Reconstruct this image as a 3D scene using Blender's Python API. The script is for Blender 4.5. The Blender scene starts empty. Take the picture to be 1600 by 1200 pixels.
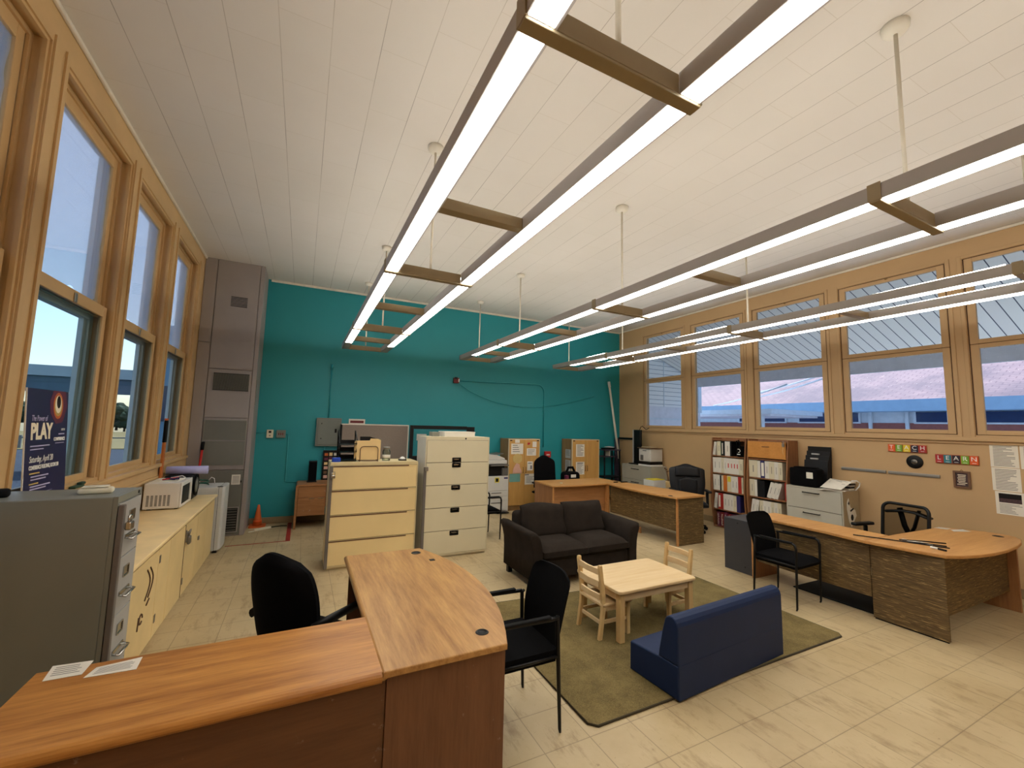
import bpy, bmesh, math, random
from mathutils import Vector, Matrix

# ------------------------------------------------------------------ camera, sky, sun, exposure
scene = bpy.context.scene
COL = scene.collection
scene.view_settings.view_transform = 'Standard'
scene.view_settings.look = 'None'
scene.view_settings.gamma = 1.0
scene.view_settings.use_curve_mapping = False
scene.view_settings.exposure = 0.0

CAMH = 1.78
def make_camera():
    a, b, c = -0.460406794, 0.0981785348, -0.0247311363
    R = Matrix.Rotation(a, 3, 'Z') @ Matrix.Rotation(b, 3, 'X') @ Matrix.Rotation(c, 3, 'Y')
    right, fwd, up = R @ Vector((1, 0, 0)), R @ Vector((0, 1, 0)), R @ Vector((0, 0, 1))
    cd = bpy.data.cameras.new('camera')
    cd.sensor_fit = 'HORIZONTAL'
    cd.sensor_width = 36.0
    cd.lens = 654.889528 / 1600.0 * 36.0
    cd.clip_start, cd.clip_end = 0.02, 600
    o = bpy.data.objects.new('camera', cd)
    m = Matrix((right, up, -fwd)).transposed().to_4x4()
    m.translation = (0, 0, CAMH)
    o.matrix_world = m
    COL.objects.link(o)
    scene.camera = o
make_camera()

def make_world():
    w = bpy.data.worlds.new('sky')
    scene.world = w
    w.use_nodes = True
    nt = w.node_tree
    bg = nt.nodes['Background']
    sky = nt.nodes.new('ShaderNodeTexSky')
    sky.sky_type = 'NISHITA'
    sky.sun_disc = False
    sky.sun_elevation = math.radians(52)
    sky.sun_rotation = math.radians(8)
    sky.air_density, sky.dust_density, sky.ozone_density = 1.0, 1.2, 1.6
    nt.links.new(sky.outputs[0], bg.inputs[0])
    bg.inputs[1].default_value = 0.36
make_world()

def make_sun():
    l = bpy.data.lights.new('sun', 'SUN')
    l.energy = 8.0
    l.angle = math.radians(0.6)
    l.color = (1.0, 0.96, 0.92)
    o = bpy.data.objects.new('sun', l)
    o.rotation_euler = (math.radians(-40), 0, math.radians(-45))      # high sun beyond the far corner, kept off the glass by the eave
    COL.objects.link(o)
make_sun()
LENS_POWER, TUBE_POWER = 9.6, 25.0

# ------------------------------------------------------------------ materials
def lin(c):
    return tuple(((v / 255) / 12.92 if v / 255 <= .04045 else ((v / 255 + .055) / 1.055) ** 2.4) for v in c)
MATS = {}
def new_mat(name):
    m = bpy.data.materials.new(name)
    m.use_nodes = True
    nt = m.node_tree
    return m, nt, nt.nodes['Principled BSDF']
def node(nt, t, **kw):
    n = nt.nodes.new(t)
    for k, v in kw.items():
        setattr(n, k, v)
    return n
def coords(nt, scale=(1, 1, 1), rot=(0, 0, 0), kind='Object'):
    tc = node(nt, 'ShaderNodeTexCoord')
    mp = node(nt, 'ShaderNodeMapping')
    mp.inputs['Scale'].default_value = scale
    mp.inputs['Rotation'].default_value = rot
    nt.links.new(tc.outputs[kind], mp.inputs[0])
    return mp.outputs[0]
def noise(nt, vec, scale, detail=4, rough=.55):
    n = node(nt, 'ShaderNodeTexNoise')
    n.inputs['Scale'].default_value = scale
    n.inputs['Detail'].default_value = detail
    n.inputs['Roughness'].default_value = rough
    nt.links.new(vec, n.inputs['Vector'])
    return n.outputs['Fac']
def ramp(nt, fac, stops):
    r = node(nt, 'ShaderNodeValToRGB')
    e = r.color_ramp.elements
    while len(e) < len(stops):
        e.new(.5)
    for el, (p, c) in zip(e, stops):
        el.position = p
        el.color = (*c, 1)
    nt.links.new(fac, r.inputs[0])
    return r.outputs[0]
def mixc(nt, fac, a, b, mode='MIX'):
    n = node(nt, 'ShaderNodeMix', data_type='RGBA', blend_type=mode)
    for i, v in ((0, fac), (6, a), (7, b)):
        if isinstance(v, (int, float)):
            n.inputs[i].default_value = v
        elif isinstance(v, tuple):
            n.inputs[i].default_value = (*v, 1)
        else:
            nt.links.new(v, n.inputs[i])
    return n.outputs[2]
def bump(nt, p, h, strength=.2, dist=.002):
    b = node(nt, 'ShaderNodeBump')
    b.inputs['Strength'].default_value = strength
    b.inputs['Distance'].default_value = dist
    nt.links.new(h, b.inputs['Height'])
    nt.links.new(b.outputs[0], p.inputs['Normal'])
def mul(c, k):
    return tuple(min(1, v * k) for v in c)
def M(name, rgb=None, rough=.5, metal=0, var=.08, vscale=6, bmp=0, bscale=60, spec=.5, coat=0):
    """painted / plastic / metal / cloth: base colour with a slow mottling and an optional fine bump"""
    if name in MATS:
        return MATS[name]
    m, nt, p = new_mat(name)
    c = lin(rgb)
    v = coords(nt)
    n = noise(nt, v, vscale)
    nt.links.new(ramp(nt, n, [(.3, mul(c, 1 - var)), (.7, mul(c, 1 + var))]), p.inputs['Base Color'])
    p.inputs['Roughness'].default_value = rough
    p.inputs['Metallic'].default_value = metal
    p.inputs['Specular IOR Level'].default_value = spec
    p.inputs['Coat Weight'].default_value = coat
    if bmp:
        bump(nt, p, noise(nt, v, bscale, 2), bmp, .003)
    MATS[name] = m
    return m
def wood(name, dark, light, axis='y', rough=.4, scale=1.0, streak=.5, scuff=0):
    """laminate / timber: stretched noise grain along one axis"""
    m, nt, p = new_mat(name)
    d, l = lin(dark), lin(light)
    s = {'x': (1.2, 14, 14), 'y': (14, 1.2, 14), 'z': (14, 14, 1.2)}[axis]
    v = coords(nt, tuple(k * scale for k in s))
    n1 = noise(nt, v, 1.6, 6, .62)
    v2 = coords(nt, tuple(k * scale * 4 for k in s))
    n2 = noise(nt, v2, 2.2, 3, .6)
    a = ramp(nt, n1, [(.28, d), (.52, mul(tuple((x + y) / 2 for x, y in zip(d, l)), 1.02)), (.75, l)])
    c = mixc(nt, streak, a, ramp(nt, n2, [(.35, mul(d, .8)), (.65, mul(l, 1.05))]), 'MULTIPLY') if False else mixc(nt, streak * .35, a, ramp(nt, n2, [(.35, mul(d, .75)), (.62, l)]))
    if scuff:
        v3 = coords(nt, (3.1, 3.1, 3.1))
        n3 = noise(nt, v3, 3.0, 5, .7)
        c = mixc(nt, ramp(nt, n3, [(.64, (0, 0, 0)), (.72, (scuff * .7,) * 3)]), c, lin((205, 190, 175)))
    nt.links.new(c, p.inputs['Base Color'])
    p.inputs['Roughness'].default_value = rough
    p.inputs['Specular IOR Level'].default_value = .4
    bump(nt, p, n2, .06, .001)
    MATS[name] = m
    return m

# ------------------------------------------------------------------ mesh helpers
class MB:
    def __init__(s):
        s.bm = bmesh.new()
        s.T = Matrix.Identity(4)
        s.mi = 0
        s.sm = False
    def _add(s, vs, fs, smooth=None):
        sm = s.sm if smooth is None else smooth
        v = [s.bm.verts.new(s.T @ Vector(p)) for p in vs]
        for f in fs:
            try:
                q = s.bm.faces.new([v[i] for i in f])
                q.material_index = s.mi
                q.smooth = sm
            except ValueError:
                pass
        return v
    def box(s, lo, hi, bevel=0, segs=2, taper=None):
        x0, y0, z0 = lo
        x1, y1, z1 = hi
        P = [(x0, y0, z0), (x1, y0, z0), (x1, y1, z0), (x0, y1, z0), (x0, y0, z1), (x1, y0, z1), (x1, y1, z1), (x0, y1, z1)]
        if taper:
            cx, cy = (x0 + x1) / 2, (y0 + y1) / 2
            P = [((cx + (p[0] - cx) * (taper if i > 3 else 1)), (cy + (p[1] - cy) * (taper if i > 3 else 1)), p[2]) for i, p in enumerate(P)]
        F = [(0, 3, 2, 1), (4, 5, 6, 7), (0, 1, 5, 4), (1, 2, 6, 5), (2, 3, 7, 6), (3, 0, 4, 7)]
        if bevel <= 0:
            s._add(P, F, False)
            return s
        t = bmesh.new()
        vs = [t.verts.new(p) for p in P]
        for f in F:
            t.faces.new([vs[i] for i in f])
        bevel = min(bevel, .49 * min(abs(x1 - x0), abs(y1 - y0), abs(z1 - z0)))
        bmesh.ops.bevel(t, geom=list(t.edges), offset=bevel, segments=segs, profile=.5, affect='EDGES')
        s._merge(t, segs > 2)
        return s
    def _merge(s, t, smooth):
        t.verts.index_update()
        m = {}
        for v in t.verts:
            m[v.index] = s.bm.verts.new(s.T @ v.co)
        for f in t.faces:
            try:
                q = s.bm.faces.new([m[v.index] for v in f.verts])
                q.material_index = s.mi
                q.smooth = smooth
            except ValueError:
                pass
        t.free()
    def prism(s, poly, z0, z1, axis='z', bevel=0, segs=2, smooth=False):
        """poly in the plane across AXIS ('z': xy, 'y': xz, 'x': yz), run from z0 to z1 along it"""
        def pt(a, b, h):
            return {'z': (a, b, h), 'y': (a, h, b), 'x': (h, a, b)}[axis]
        n = len(poly)
        t = bmesh.new()
        lo = [t.verts.new(pt(a, b, z0)) for a, b in poly]
        hi = [t.verts.new(pt(a, b, z1)) for a, b in poly]
        t.faces.new(lo[::-1])
        t.faces.new(hi)
        for i in range(n):
            t.faces.new([lo[i], lo[(i + 1) % n], hi[(i + 1) % n], hi[i]])
        bmesh.ops.recalc_face_normals(t, faces=list(t.faces))
        if bevel:
            es = [e for f in t.faces if len(f.verts) == n for e in f.edges] if n != 4 else list(t.edges)
            bmesh.ops.bevel(t, geom=list(set(es)), offset=bevel, segments=segs, profile=.5, affect='EDGES')
        s._merge(t, smooth)
        return s
    def cyl(s, a, b, r, r2=None, n=16, caps=True):
        a, b = Vector(a), Vector(b)
        r2 = r if r2 is None else r2
        d = (b - a).normalized()
        u = d.orthogonal().normalized()
        w = d.cross(u)
        vs, fs = [], []
        for p, q in ((a, r), (b, r2)):
            vs += [p + (u * math.cos(2 * math.pi * i / n) + w * math.sin(2 * math.pi * i / n)) * q for i in range(n)]
        v = s._add(vs, [(i, (i + 1) % n, n + (i + 1) % n, n + i) for i in range(n)], True)
        if caps:
            for f in ([v[i] for i in range(n)][::-1], [v[n + i] for i in range(n)]):
                q = s.bm.faces.new(f)
                q.material_index = s.mi
        return s
    def tube(s, pts, r, n=8, closed=False, flat=1.0):
        """round (or flattened) bar along a polyline; r may be a list"""
        pts = [Vector(p) for p in pts]
        m = len(pts)
        rr = r if isinstance(r, (list, tuple)) else [r] * m
        rings = []
        u = None
        for i, p in enumerate(pts):
            a = pts[(i - 1) % m] if (closed or i) else p
            b = pts[(i + 1) % m] if (closed or i < m - 1) else p
            d = (b - a).normalized()
            if u is None:
                ref = Vector((0, 0, 1)) if abs(d.z) < .9 else Vector((0, 1, 0))
                u = d.cross(ref).normalized()
            u = (u - d * u.dot(d)).normalized()
            w = d.cross(u)
            rings.append([p + (u * math.cos(2 * math.pi * k / n) + w * math.sin(2 * math.pi * k / n) * flat) * rr[i] for k in range(n)])
        s.loft(rings, closed_v=closed)
        return s
    def loft(s, rings, caps=True, closed_u=True, closed_v=False, smooth=True):
        n, m = len(rings[0]), len(rings)
        vs = [p for r in rings for p in r]
        fs = []
        for j in range(m if closed_v else m - 1):
            for i in range(n if closed_u else n - 1):
                a, b = j * n + i, j * n + (i + 1) % n
                c, d = ((j + 1) % m) * n + (i + 1) % n, ((j + 1) % m) * n + i
                fs.append((a, b, c, d))
        v = s._add(vs, fs, smooth)
        if caps and closed_u and not closed_v:
            for f in (v[:n][::-1], v[-n:]):
                try:
                    q = s.bm.faces.new(f)
                    q.material_index = s.mi
                except ValueError:
                    pass
        return s
    def lathe(s, prof, c=(0, 0, 0), n=20, axis='z'):
        """prof: (radius, height) pairs"""
        def pt(r, h, t):
            x, y = r * math.cos(t), r * math.sin(t)
            return {'z': (c[0] + x, c[1] + y, c[2] + h), 'x': (c[0] + h, c[1] + x, c[2] + y), 'y': (c[0] + x, c[1] + h, c[2] + y)}[axis]
        s.loft([[pt(max(r, 1e-4), h, 2 * math.pi * k / n) for k in range(n)] for r, h in prof])
        return s
    def quad(s, *p):
        s._add(p, [tuple(range(len(p)))], False)
        return s
    def grid(s, fn, nu, nv, thick=None):
        """surface fn(u,v)->point, with an optional thickness offset fn"""
        A = [[fn(i / nu, j / nv) for i in range(nu + 1)] for j in range(nv + 1)]
        s.loft(A, caps=False, closed_u=False)
        if thick:
            B = [[thick(i / nu, j / nv) for i in range(nu + 1)] for j in range(nv + 1)]
            s.loft([r[::-1] for r in B], caps=False, closed_u=False)
            rim = lambda G: [G[0][i] for i in range(nu + 1)] + [G[j][nu] for j in range(1, nv + 1)] + [G[nv][i] for i in range(nu - 1, -1, -1)] + [G[j][0] for j in range(nv - 1, 0, -1)]
            s.loft([rim(A), rim(B)], caps=False)
        return s
    def obj(s, name, mat, parent=None, loc=None, fix=True):
        if fix:
            bmesh.ops.recalc_face_normals(s.bm, faces=list(s.bm.faces))
        me = bpy.data.meshes.new(name)
        s.bm.to_mesh(me)
        s.bm.free()
        for m in (mat if isinstance(mat, (list, tuple)) else [mat]):
            me.materials.append(MATS[m] if isinstance(m, str) else m)
        o = bpy.data.objects.new(name, me)
        COL.objects.link(o)
        if parent:
            o.parent = parent
        if loc:
            o.location = loc
        return o
def box(name, mat, lo, hi, parent=None, bevel=0, segs=2, loc=None):
    return MB().box(lo, hi, bevel, segs).obj(name, mat, parent, loc)
def thing(name, label, cat, loc=(0, 0, 0), rz=0, group=None):
    o = bpy.data.objects.new(name, None)
    o.empty_display_size = .1
    COL.objects.link(o)
    o.location = loc
    o.rotation_euler = (0, 0, rz)
    return tag(o, label, cat, group)
def tag(o, label, cat, group=None):
    o['label'] = label
    o['category'] = cat
    if group:
        o['group'] = group
    return o
def struct(o):
    o['kind'] = 'structure'
    return o
def copy_tree(o, parent=None):
    c = o.copy()
    COL.objects.link(c)
    c.parent = parent
    for ch in list(o.children):
        copy_tree(ch, c)
    return c
def lettering(text, size, mat, parent, M4, name='lettering', extrude=.0006, align='CENTER', shear=0, xs=1.0, bold=0):
    cu = bpy.data.curves.new('t', 'FONT')
    cu.body = text
    cu.size = size
    cu.extrude = extrude
    cu.offset = bold
    cu.align_x = align
    cu.align_y = 'CENTER'
    cu.shear = shear
    to = bpy.data.objects.new('t', cu)
    me = bpy.data.meshes.new_from_object(to)
    bpy.data.objects.remove(to)
    bpy.data.curves.remove(cu)
    me.transform(M4 @ Matrix.Diagonal((xs, 1, 1, 1)))
    me.name = name
    me.materials.clear()
    me.materials.append(MATS[mat])
    o = bpy.data.objects.new(name, me)
    COL.objects.link(o)
    o.parent = parent
    return o
def basis(right, up, origin):
    r, u = Vector(right).normalized(), Vector(up).normalized()
    n = r.cross(u)
    m = Matrix((r, u, n)).transposed().to_4x4()
    m.translation = origin
    return m
def arc(cx, cy, r, a0, a1, n):
    return [(cx + r * math.cos(math.radians(a0 + (a1 - a0) * i / n)), cy + r * math.sin(math.radians(a0 + (a1 - a0) * i / n))) for i in range(n + 1)]

# ------------------------------------------------------------------ material list
M('wall paint', (190, 157, 113), .55, var=.05, vscale=1.2, bmp=.05, bscale=160)
M('trim paint', (198, 163, 113), .45, var=.07, vscale=3, bmp=.05, bscale=40)
M('teal paint', (30, 142, 150), .5, var=.06, vscale=.9, bmp=.05, bscale=160)
M('base paint', (140, 120, 88), .5)
M('crown white', (222, 214, 198), .5)
M('heater paint', (151, 142, 137), .5, var=.08, vscale=1.5)
M('heater panel', (111, 109, 99), .5, var=.1, vscale=2)
M('dark grille', (22, 20, 18), .5)
M('fixture grey', (174, 169, 166), .5, var=.04)
M('fixture tan', (154, 138, 108), .5, var=.06)
M('fixture white', (225, 220, 205), .4)
M('rod cream', (206, 198, 180), .4)
M('black plastic', (10, 10, 11), .45, var=.1, spec=.3)
M('black rubber', (13, 13, 14), .8, spec=.2)
M('black mesh', (9, 9, 10), .85, var=.15, vscale=40, spec=.08)
M('black fabric', (11, 11, 13), .9, var=.15, vscale=30, bmp=.3, bscale=500, spec=.08)
M('black leather', (13, 15, 19), .42, var=.12, vscale=12, bmp=.15, bscale=180, spec=.3)
M('black metal', (13, 12, 12), .4, spec=.3)
M('chrome', (190, 188, 182), .22, metal=1)
M('brass', (150, 120, 60), .35, metal=1)
M('steel', (150, 146, 140), .35, metal=.8, var=.05)
M('cabinet grey', (125, 125, 113), .45, var=.05, vscale=2)
M('cabinet grey front', (164, 162, 157), .42, var=.04)
M('bar grey', (112, 106, 100), .45, metal=.2)
M('file tan', (235, 209, 151), .45, var=.04, vscale=2)
M('file tan body', (213, 195, 149), .45, var=.04)
M('file cream', (216, 205, 172), .42, var=.03, vscale=2)
M('file cream side', (208, 204, 190), .45, var=.03)
M('file ivory', (181, 176, 161), .42, var=.03)
M('file ivory side', (164, 147, 115), .45, var=.05)
M('lateral grey', (162, 158, 143), .42, var=.03)
M('counter', (239, 211, 156), .42, var=.1, vscale=4)
M('cupboard door', (226, 199, 141), .45, var=.07, vscale=3)
M('marker shade brown', (76, 46, 22), .7)  # marker scribble, and the painted shade in gaps between parts
M('ivory plastic', (219, 212, 188), .4, var=.03)
M('appliance white', (221, 218, 211), .35, var=.03)
M('fridge white', (201, 200, 196), .35, var=.04)
M('paper', (226, 220, 206), .7, var=.03)
M('paper grey', (186, 184, 180), .7, var=.05)
M('print grey', (120, 116, 112), .8)
M('print dark', (30, 28, 28), .8, spec=.2)
M('manila', (232, 200, 140), .6, var=.04)
M('sofa cloth', (43, 37, 32), .95, var=.16, vscale=9, bmp=.3, bscale=420, spec=.08)
M('blue vinyl', (20, 38, 72), .5, var=.06, vscale=4, bmp=.08, bscale=260, spec=.22)
M('blue vinyl back', (22, 36, 70), .5, var=.06, vscale=4)
M('navy card', (28, 22, 66), .45, var=.1, vscale=5)
M('poster orange', (190, 92, 36), .5, var=.25, vscale=14)
M('poster maroon', (96, 34, 60), .5)
M('poster cream', (236, 224, 196), .6)
M('poster lilac', (170, 164, 200), .6)
M('poster gold', (190, 160, 90), .6)
M('red ink', (206, 34, 38), .5)
M('red paint', (186, 36, 34), .45)
M('red tape', (150, 34, 24), .55, var=.15, vscale=20)
M('dark red', (110, 22, 24), .5)
M('orange plastic', (206, 96, 40), .5, var=.08)
M('orange sign', (222, 92, 34), .5)
M('green sign', (122, 168, 48), .5)
M('yellow sign', (222, 196, 36), .5)
M('navy sign', (24, 20, 44), .5)
M('maroon sign', (168, 34, 36), .5)
M('teal sign', (38, 118, 132), .5)
M('plum sign', (36, 18, 34), .5)
M('white ink', (236, 234, 228), .6)
M('sign back', (176, 84, 40), .5)
M('frame brown', (106, 74, 50), .5, var=.12, vscale=20)
M('picture dark', (66, 42, 44), .5, var=.3, vscale=60)
M('partition cloth', (142, 128, 116), .95, var=.05, vscale=50, bmp=.25, bscale=700)
M('panel grey', (112, 116, 108), .45, var=.03)
M('conduit teal', (34, 148, 156), .45)
M('blue plastic', (30, 70, 180), .4)
M('lilac roll', (176, 176, 220), .45, var=.03)
M('green cord', (40, 96, 76), .5)
M('binder white', (214, 208, 196), .5, var=.03)
M('binder cream', (206, 196, 168), .5, var=.03)
M('binder navy', (44, 40, 92), .5)
M('binder black', (18, 17, 19), .5, spec=.3)
M('binder red', (168, 40, 30), .5)
M('binder orange', (190, 104, 34), .5)
M('yellow tag', (216, 196, 50), .6)
M('copier white', (201, 198, 190), .42, var=.02)
M('copier grey', (96, 92, 86), .45)
M('file box charcoal', (56, 56, 60), .5, var=.06)
M('plum cloth', (64, 52, 66), .8, var=.12)
M('pale blue paint', (150, 186, 214), .5, var=.06)
M('outer frame blue', (252, 248, 240), .5, var=.06)
M('siding white', (214, 224, 232), .6)
M('asphalt', (56, 64, 78), .9, var=.12, vscale=.8)
M('dry grass', (150, 132, 84), .95, var=.16, vscale=.35)
M('leaf dark', (44, 66, 44), .9, var=.5, vscale=1.1)
M('bark', (80, 62, 48), .9)
M('canopy paint', (206, 210, 206), .6)
M('canopy slate', (112, 124, 136), .7)
M('fence grey', (130, 130, 128), .6)
M('gutter', (222, 222, 230), .5)
M('window navy', (40, 62, 104), .15)
M('brick red', (150, 92, 84), .8, var=.1, vscale=14)
M('stair pink', (232, 170, 160), .6)
M('craft tan', (206, 178, 112), .8)
M('craft pink', (214, 168, 150), .8)
M('craft teal', (110, 160, 150), .8)
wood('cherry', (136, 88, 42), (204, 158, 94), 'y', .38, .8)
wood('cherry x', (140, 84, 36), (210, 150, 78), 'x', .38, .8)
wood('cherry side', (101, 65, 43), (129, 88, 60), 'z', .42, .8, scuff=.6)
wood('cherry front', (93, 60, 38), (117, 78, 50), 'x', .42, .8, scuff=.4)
wood('oak orange', (173, 122, 68), (201, 152, 91), 'x', .4, .8)
wood('oak edge', (166, 114, 66), (200, 146, 88), 'x', .4, .8)
wood('panel brown', (140, 96, 58), (178, 128, 80), 'x', .45, .8)
wood('panel brown z', (132, 90, 56), (170, 120, 76), 'z', .45, .8)
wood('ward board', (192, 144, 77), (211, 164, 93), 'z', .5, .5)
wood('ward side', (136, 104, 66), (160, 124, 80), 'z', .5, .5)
wood('shelf wood', (120, 78, 50), (158, 108, 70), 'z', .45, .8)
wood('door orange', (184, 124, 58), (206, 144, 74), 'x', .42, .5)
wood('maple', (207, 174, 122), (223, 200, 159), 'x', .36, .7, streak=.3)
wood('maple z', (199, 162, 105), (218, 190, 137), 'z', .4, .7, streak=.3)
wood('small desk wood', (136, 92, 54), (172, 120, 76), 'x', .45, .8, scuff=.7)
wood('stick orange', (170, 92, 40), (206, 124, 60), 'z', .5)

def straw():
    m, nt, p = new_mat('straw')
    v = coords(nt, (2.2, 2.2, 70))
    n1 = noise(nt, v, 1.7, 4, .7)
    v2 = coords(nt, (5, 5, 190))
    n2 = noise(nt, v2, 1.3, 3, .6)
    a = ramp(nt, n1, [(.30, lin((52, 36, 16))), (.5, lin((88, 66, 34))), (.66, lin((124, 98, 56))), (.78, lin((196, 170, 114)))])
    c = mixc(nt, .45, a, ramp(nt, n2, [(.35, lin((44, 30, 12))), (.7, lin((140, 114, 68)))]))
    v3 = coords(nt, (7, 7, 120))
    n3 = noise(nt, v3, 1.5, 3, .55)
    c = mixc(nt, ramp(nt, n3, [(.60, (0, 0, 0)), (.69, (.8, .8, .8))]), c, lin((186, 158, 100)))
    n4 = noise(nt, coords(nt, (4, 4, 60)), 1.8, 4, .6)
    c = mixc(nt, ramp(nt, n4, [(.30, (.75, .75, .75)), (.42, (0, 0, 0))]), c, lin((38, 27, 11)))
    nt.links.new(c, p.inputs['Base Color'])
    p.inputs['Roughness'].default_value = .6
    bump(nt, p, n2, .4, .002)
    MATS['straw'] = m
straw()

def brick_mat(name, c1, c2, mortar, w, h, msize, off, loc, rot=(0, 0, 0), mott=None, rough=.5, smooth=.1):
    m, nt, p = new_mat(name)
    tc = node(nt, 'ShaderNodeTexCoord')
    mp = node(nt, 'ShaderNodeMapping')
    mp.inputs['Location'].default_value = loc
    mp.inputs['Rotation'].default_value = rot
    nt.links.new(tc.outputs['Object'], mp.inputs[0])
    b = node(nt, 'ShaderNodeTexBrick')
    b.offset = off
    b.squash = 1
    b.inputs['Scale'].default_value = 1
    b.inputs['Brick Width'].default_value = w
    b.inputs['Row Height'].default_value = h
    b.inputs['Mortar Size'].default_value = msize
    b.inputs['Mortar Smooth'].default_value = smooth
    for i, c in zip(('Color1', 'Color2', 'Mortar'), (c1, c2, mortar)):
        b.inputs[i].default_value = (*lin(c), 1)
    nt.links.new(mp.outputs[0], b.inputs['Vector'])
    col = b.outputs['Color']
    if mott:
        col = mott(nt, tc, col)
    nt.links.new(col, p.inputs['Base Color'])
    p.inputs['Roughness'].default_value = rough
    inv = node(nt, 'ShaderNodeMath', operation='SUBTRACT')
    inv.inputs[0].default_value = 1
    nt.links.new(b.outputs['Fac'], inv.inputs[1])
    bump(nt, p, inv.outputs[0], .25, .002)
    MATS[name] = m
    return m, nt, p
def floor_mott(nt, tc, col):
    def nz(s, sc, d, r):
        mp = node(nt, 'ShaderNodeMapping')
        mp.inputs['Scale'].default_value = sc
        nt.links.new(tc.outputs['Object'], mp.inputs[0])
        return noise(nt, mp.outputs[0], s, d, r)
    n1 = nz(1.1, (1, 1, 1), 6, .65)
    c = mixc(nt, .55, col, ramp(nt, n1, [(.3, lin((158, 136, 98))), (.55, lin((188, 168, 130))), (.75, lin((204, 185, 148)))]))
    n2 = nz(3.0, (3.2, .9, 1), 8, .74)
    c = mixc(nt, ramp(nt, n2, [(.52, (0, 0, 0)), (.68, (.6, .6, .6))]), c, lin((128, 100, 66)))
    n3 = nz(26, (1, 2, 1), 3, .6)
    c = mixc(nt, ramp(nt, n3, [(.66, (0, 0, 0)), (.74, (.5, .5, .5))]), c, lin((112, 86, 54)))
    return c
m, nt, p = brick_mat('floor tile', (190, 170, 132), (183, 162, 122), (78, 60, 40), .302, .302, .003, 0, (-.098, 0, 0), mott=floor_mott, rough=.42)
def ceil_mott(nt, tc, col):
    sx = node(nt, 'ShaderNodeSeparateXYZ')
    nt.links.new(tc.outputs['Object'], sx.inputs[0])
    def mth(op, a, b):
        q = node(nt, 'ShaderNodeMath', operation=op)
        for i, v in enumerate((a, b)):
            if isinstance(v, (int, float)):
                q.inputs[i].default_value = v
            else:
                nt.links.new(v, q.inputs[i])
        return q.outputs[0]
    fr = mth('FRACT', mth('DIVIDE', mth('ADD', sx.outputs[0], 1.5 - .151), .302), 0)
    seam = mth('LESS_THAN', mth('ABSOLUTE', mth('SUBTRACT', fr, .5), 0), .0075)
    nz = ramp(nt, noise(nt, tc.outputs['Object'], .55, 5, .6), [(.40, (.12, .12, .12)), (.58, (.95, .95, .95))])
    col = mixc(nt, mth('MULTIPLY', seam, nz), col, lin((74, 58, 38)))
    n1 = noise(nt, tc.outputs['Object'], .8, 4, .6)
    return mixc(nt, .35, col, ramp(nt, n1, [(.3, lin((208, 203, 192))), (.7, lin((224, 219, 211)))]))
brick_mat('ceiling tile', (220, 214, 206), (217, 211, 202), (194, 184, 168), .604, .302, .0016, .5, (0, 1.5, 0), rot=(0, 0, math.radians(90)), mott=ceil_mott, rough=.7)
brick_mat('soffit boards', (244, 238, 226), (240, 232, 222), (70, 70, 84), 30, .175, .007, 0, (0, 0, 0), rough=.6)
brick_mat('lap siding', (244, 244, 240), (240, 242, 240), (130, 138, 150), 4.0, .125, .007, 0, (0, 0, 0), rot=(math.radians(-90), 0, 0), rough=.6)
def shingle_mott(nt, tc, col):
    n1 = noise(nt, tc.outputs['Object'], .45, 6, .7)
    return mixc(nt, ramp(nt, n1, [(.45, (0, 0, 0)), (.62, (.75, .75, .75))]), col, lin((126, 108, 118)))
brick_mat('shingles', (196, 162, 160), (186, 152, 154), (150, 118, 122), .3, .14, .012, .5, (0, 0, 0), rot=(0, 0, math.radians(90)), mott=shingle_mott, rough=.8)
def rug_mat():
    m, nt, p = new_mat('rug pile')
    v = coords(nt)
    n1, n2 = noise(nt, v, 3.2, 7, .72), noise(nt, v, 190, 2, .6)
    a = ramp(nt, n1, [(.3, lin((70, 58, 34))), (.5, lin((108, 92, 56))), (.7, lin((130, 112, 72)))])
    nt.links.new(mixc(nt, .3, a, ramp(nt, n2, [(.3, lin((60, 54, 34))), (.7, lin((160, 146, 102)))])), p.inputs['Base Color'])
    p.inputs['Roughness'].default_value = .98
    p.inputs['Specular IOR Level'].default_value = .1
    bump(nt, p, n2, .6, .004)
    MATS['rug pile'] = m
rug_mat()
M('rug edge', (58, 50, 32), .95)
def emit(name, rgb, strength):
    m = bpy.data.materials.new(name)
    m.use_nodes = True
    nt = m.node_tree
    nt.nodes.remove(nt.nodes['Principled BSDF'])
    e = node(nt, 'ShaderNodeEmission')
    e.inputs[0].default_value = (*rgb, 1)
    e.inputs[1].default_value = strength
    nt.links.new(e.outputs[0], nt.nodes['Material Output'].inputs[0])
    MATS[name] = m
emit('lens light', (1.0, .965, .89), 1.5 * LENS_POWER)
emit('tube light', (1.0, .96, .88), TUBE_POWER)
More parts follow.
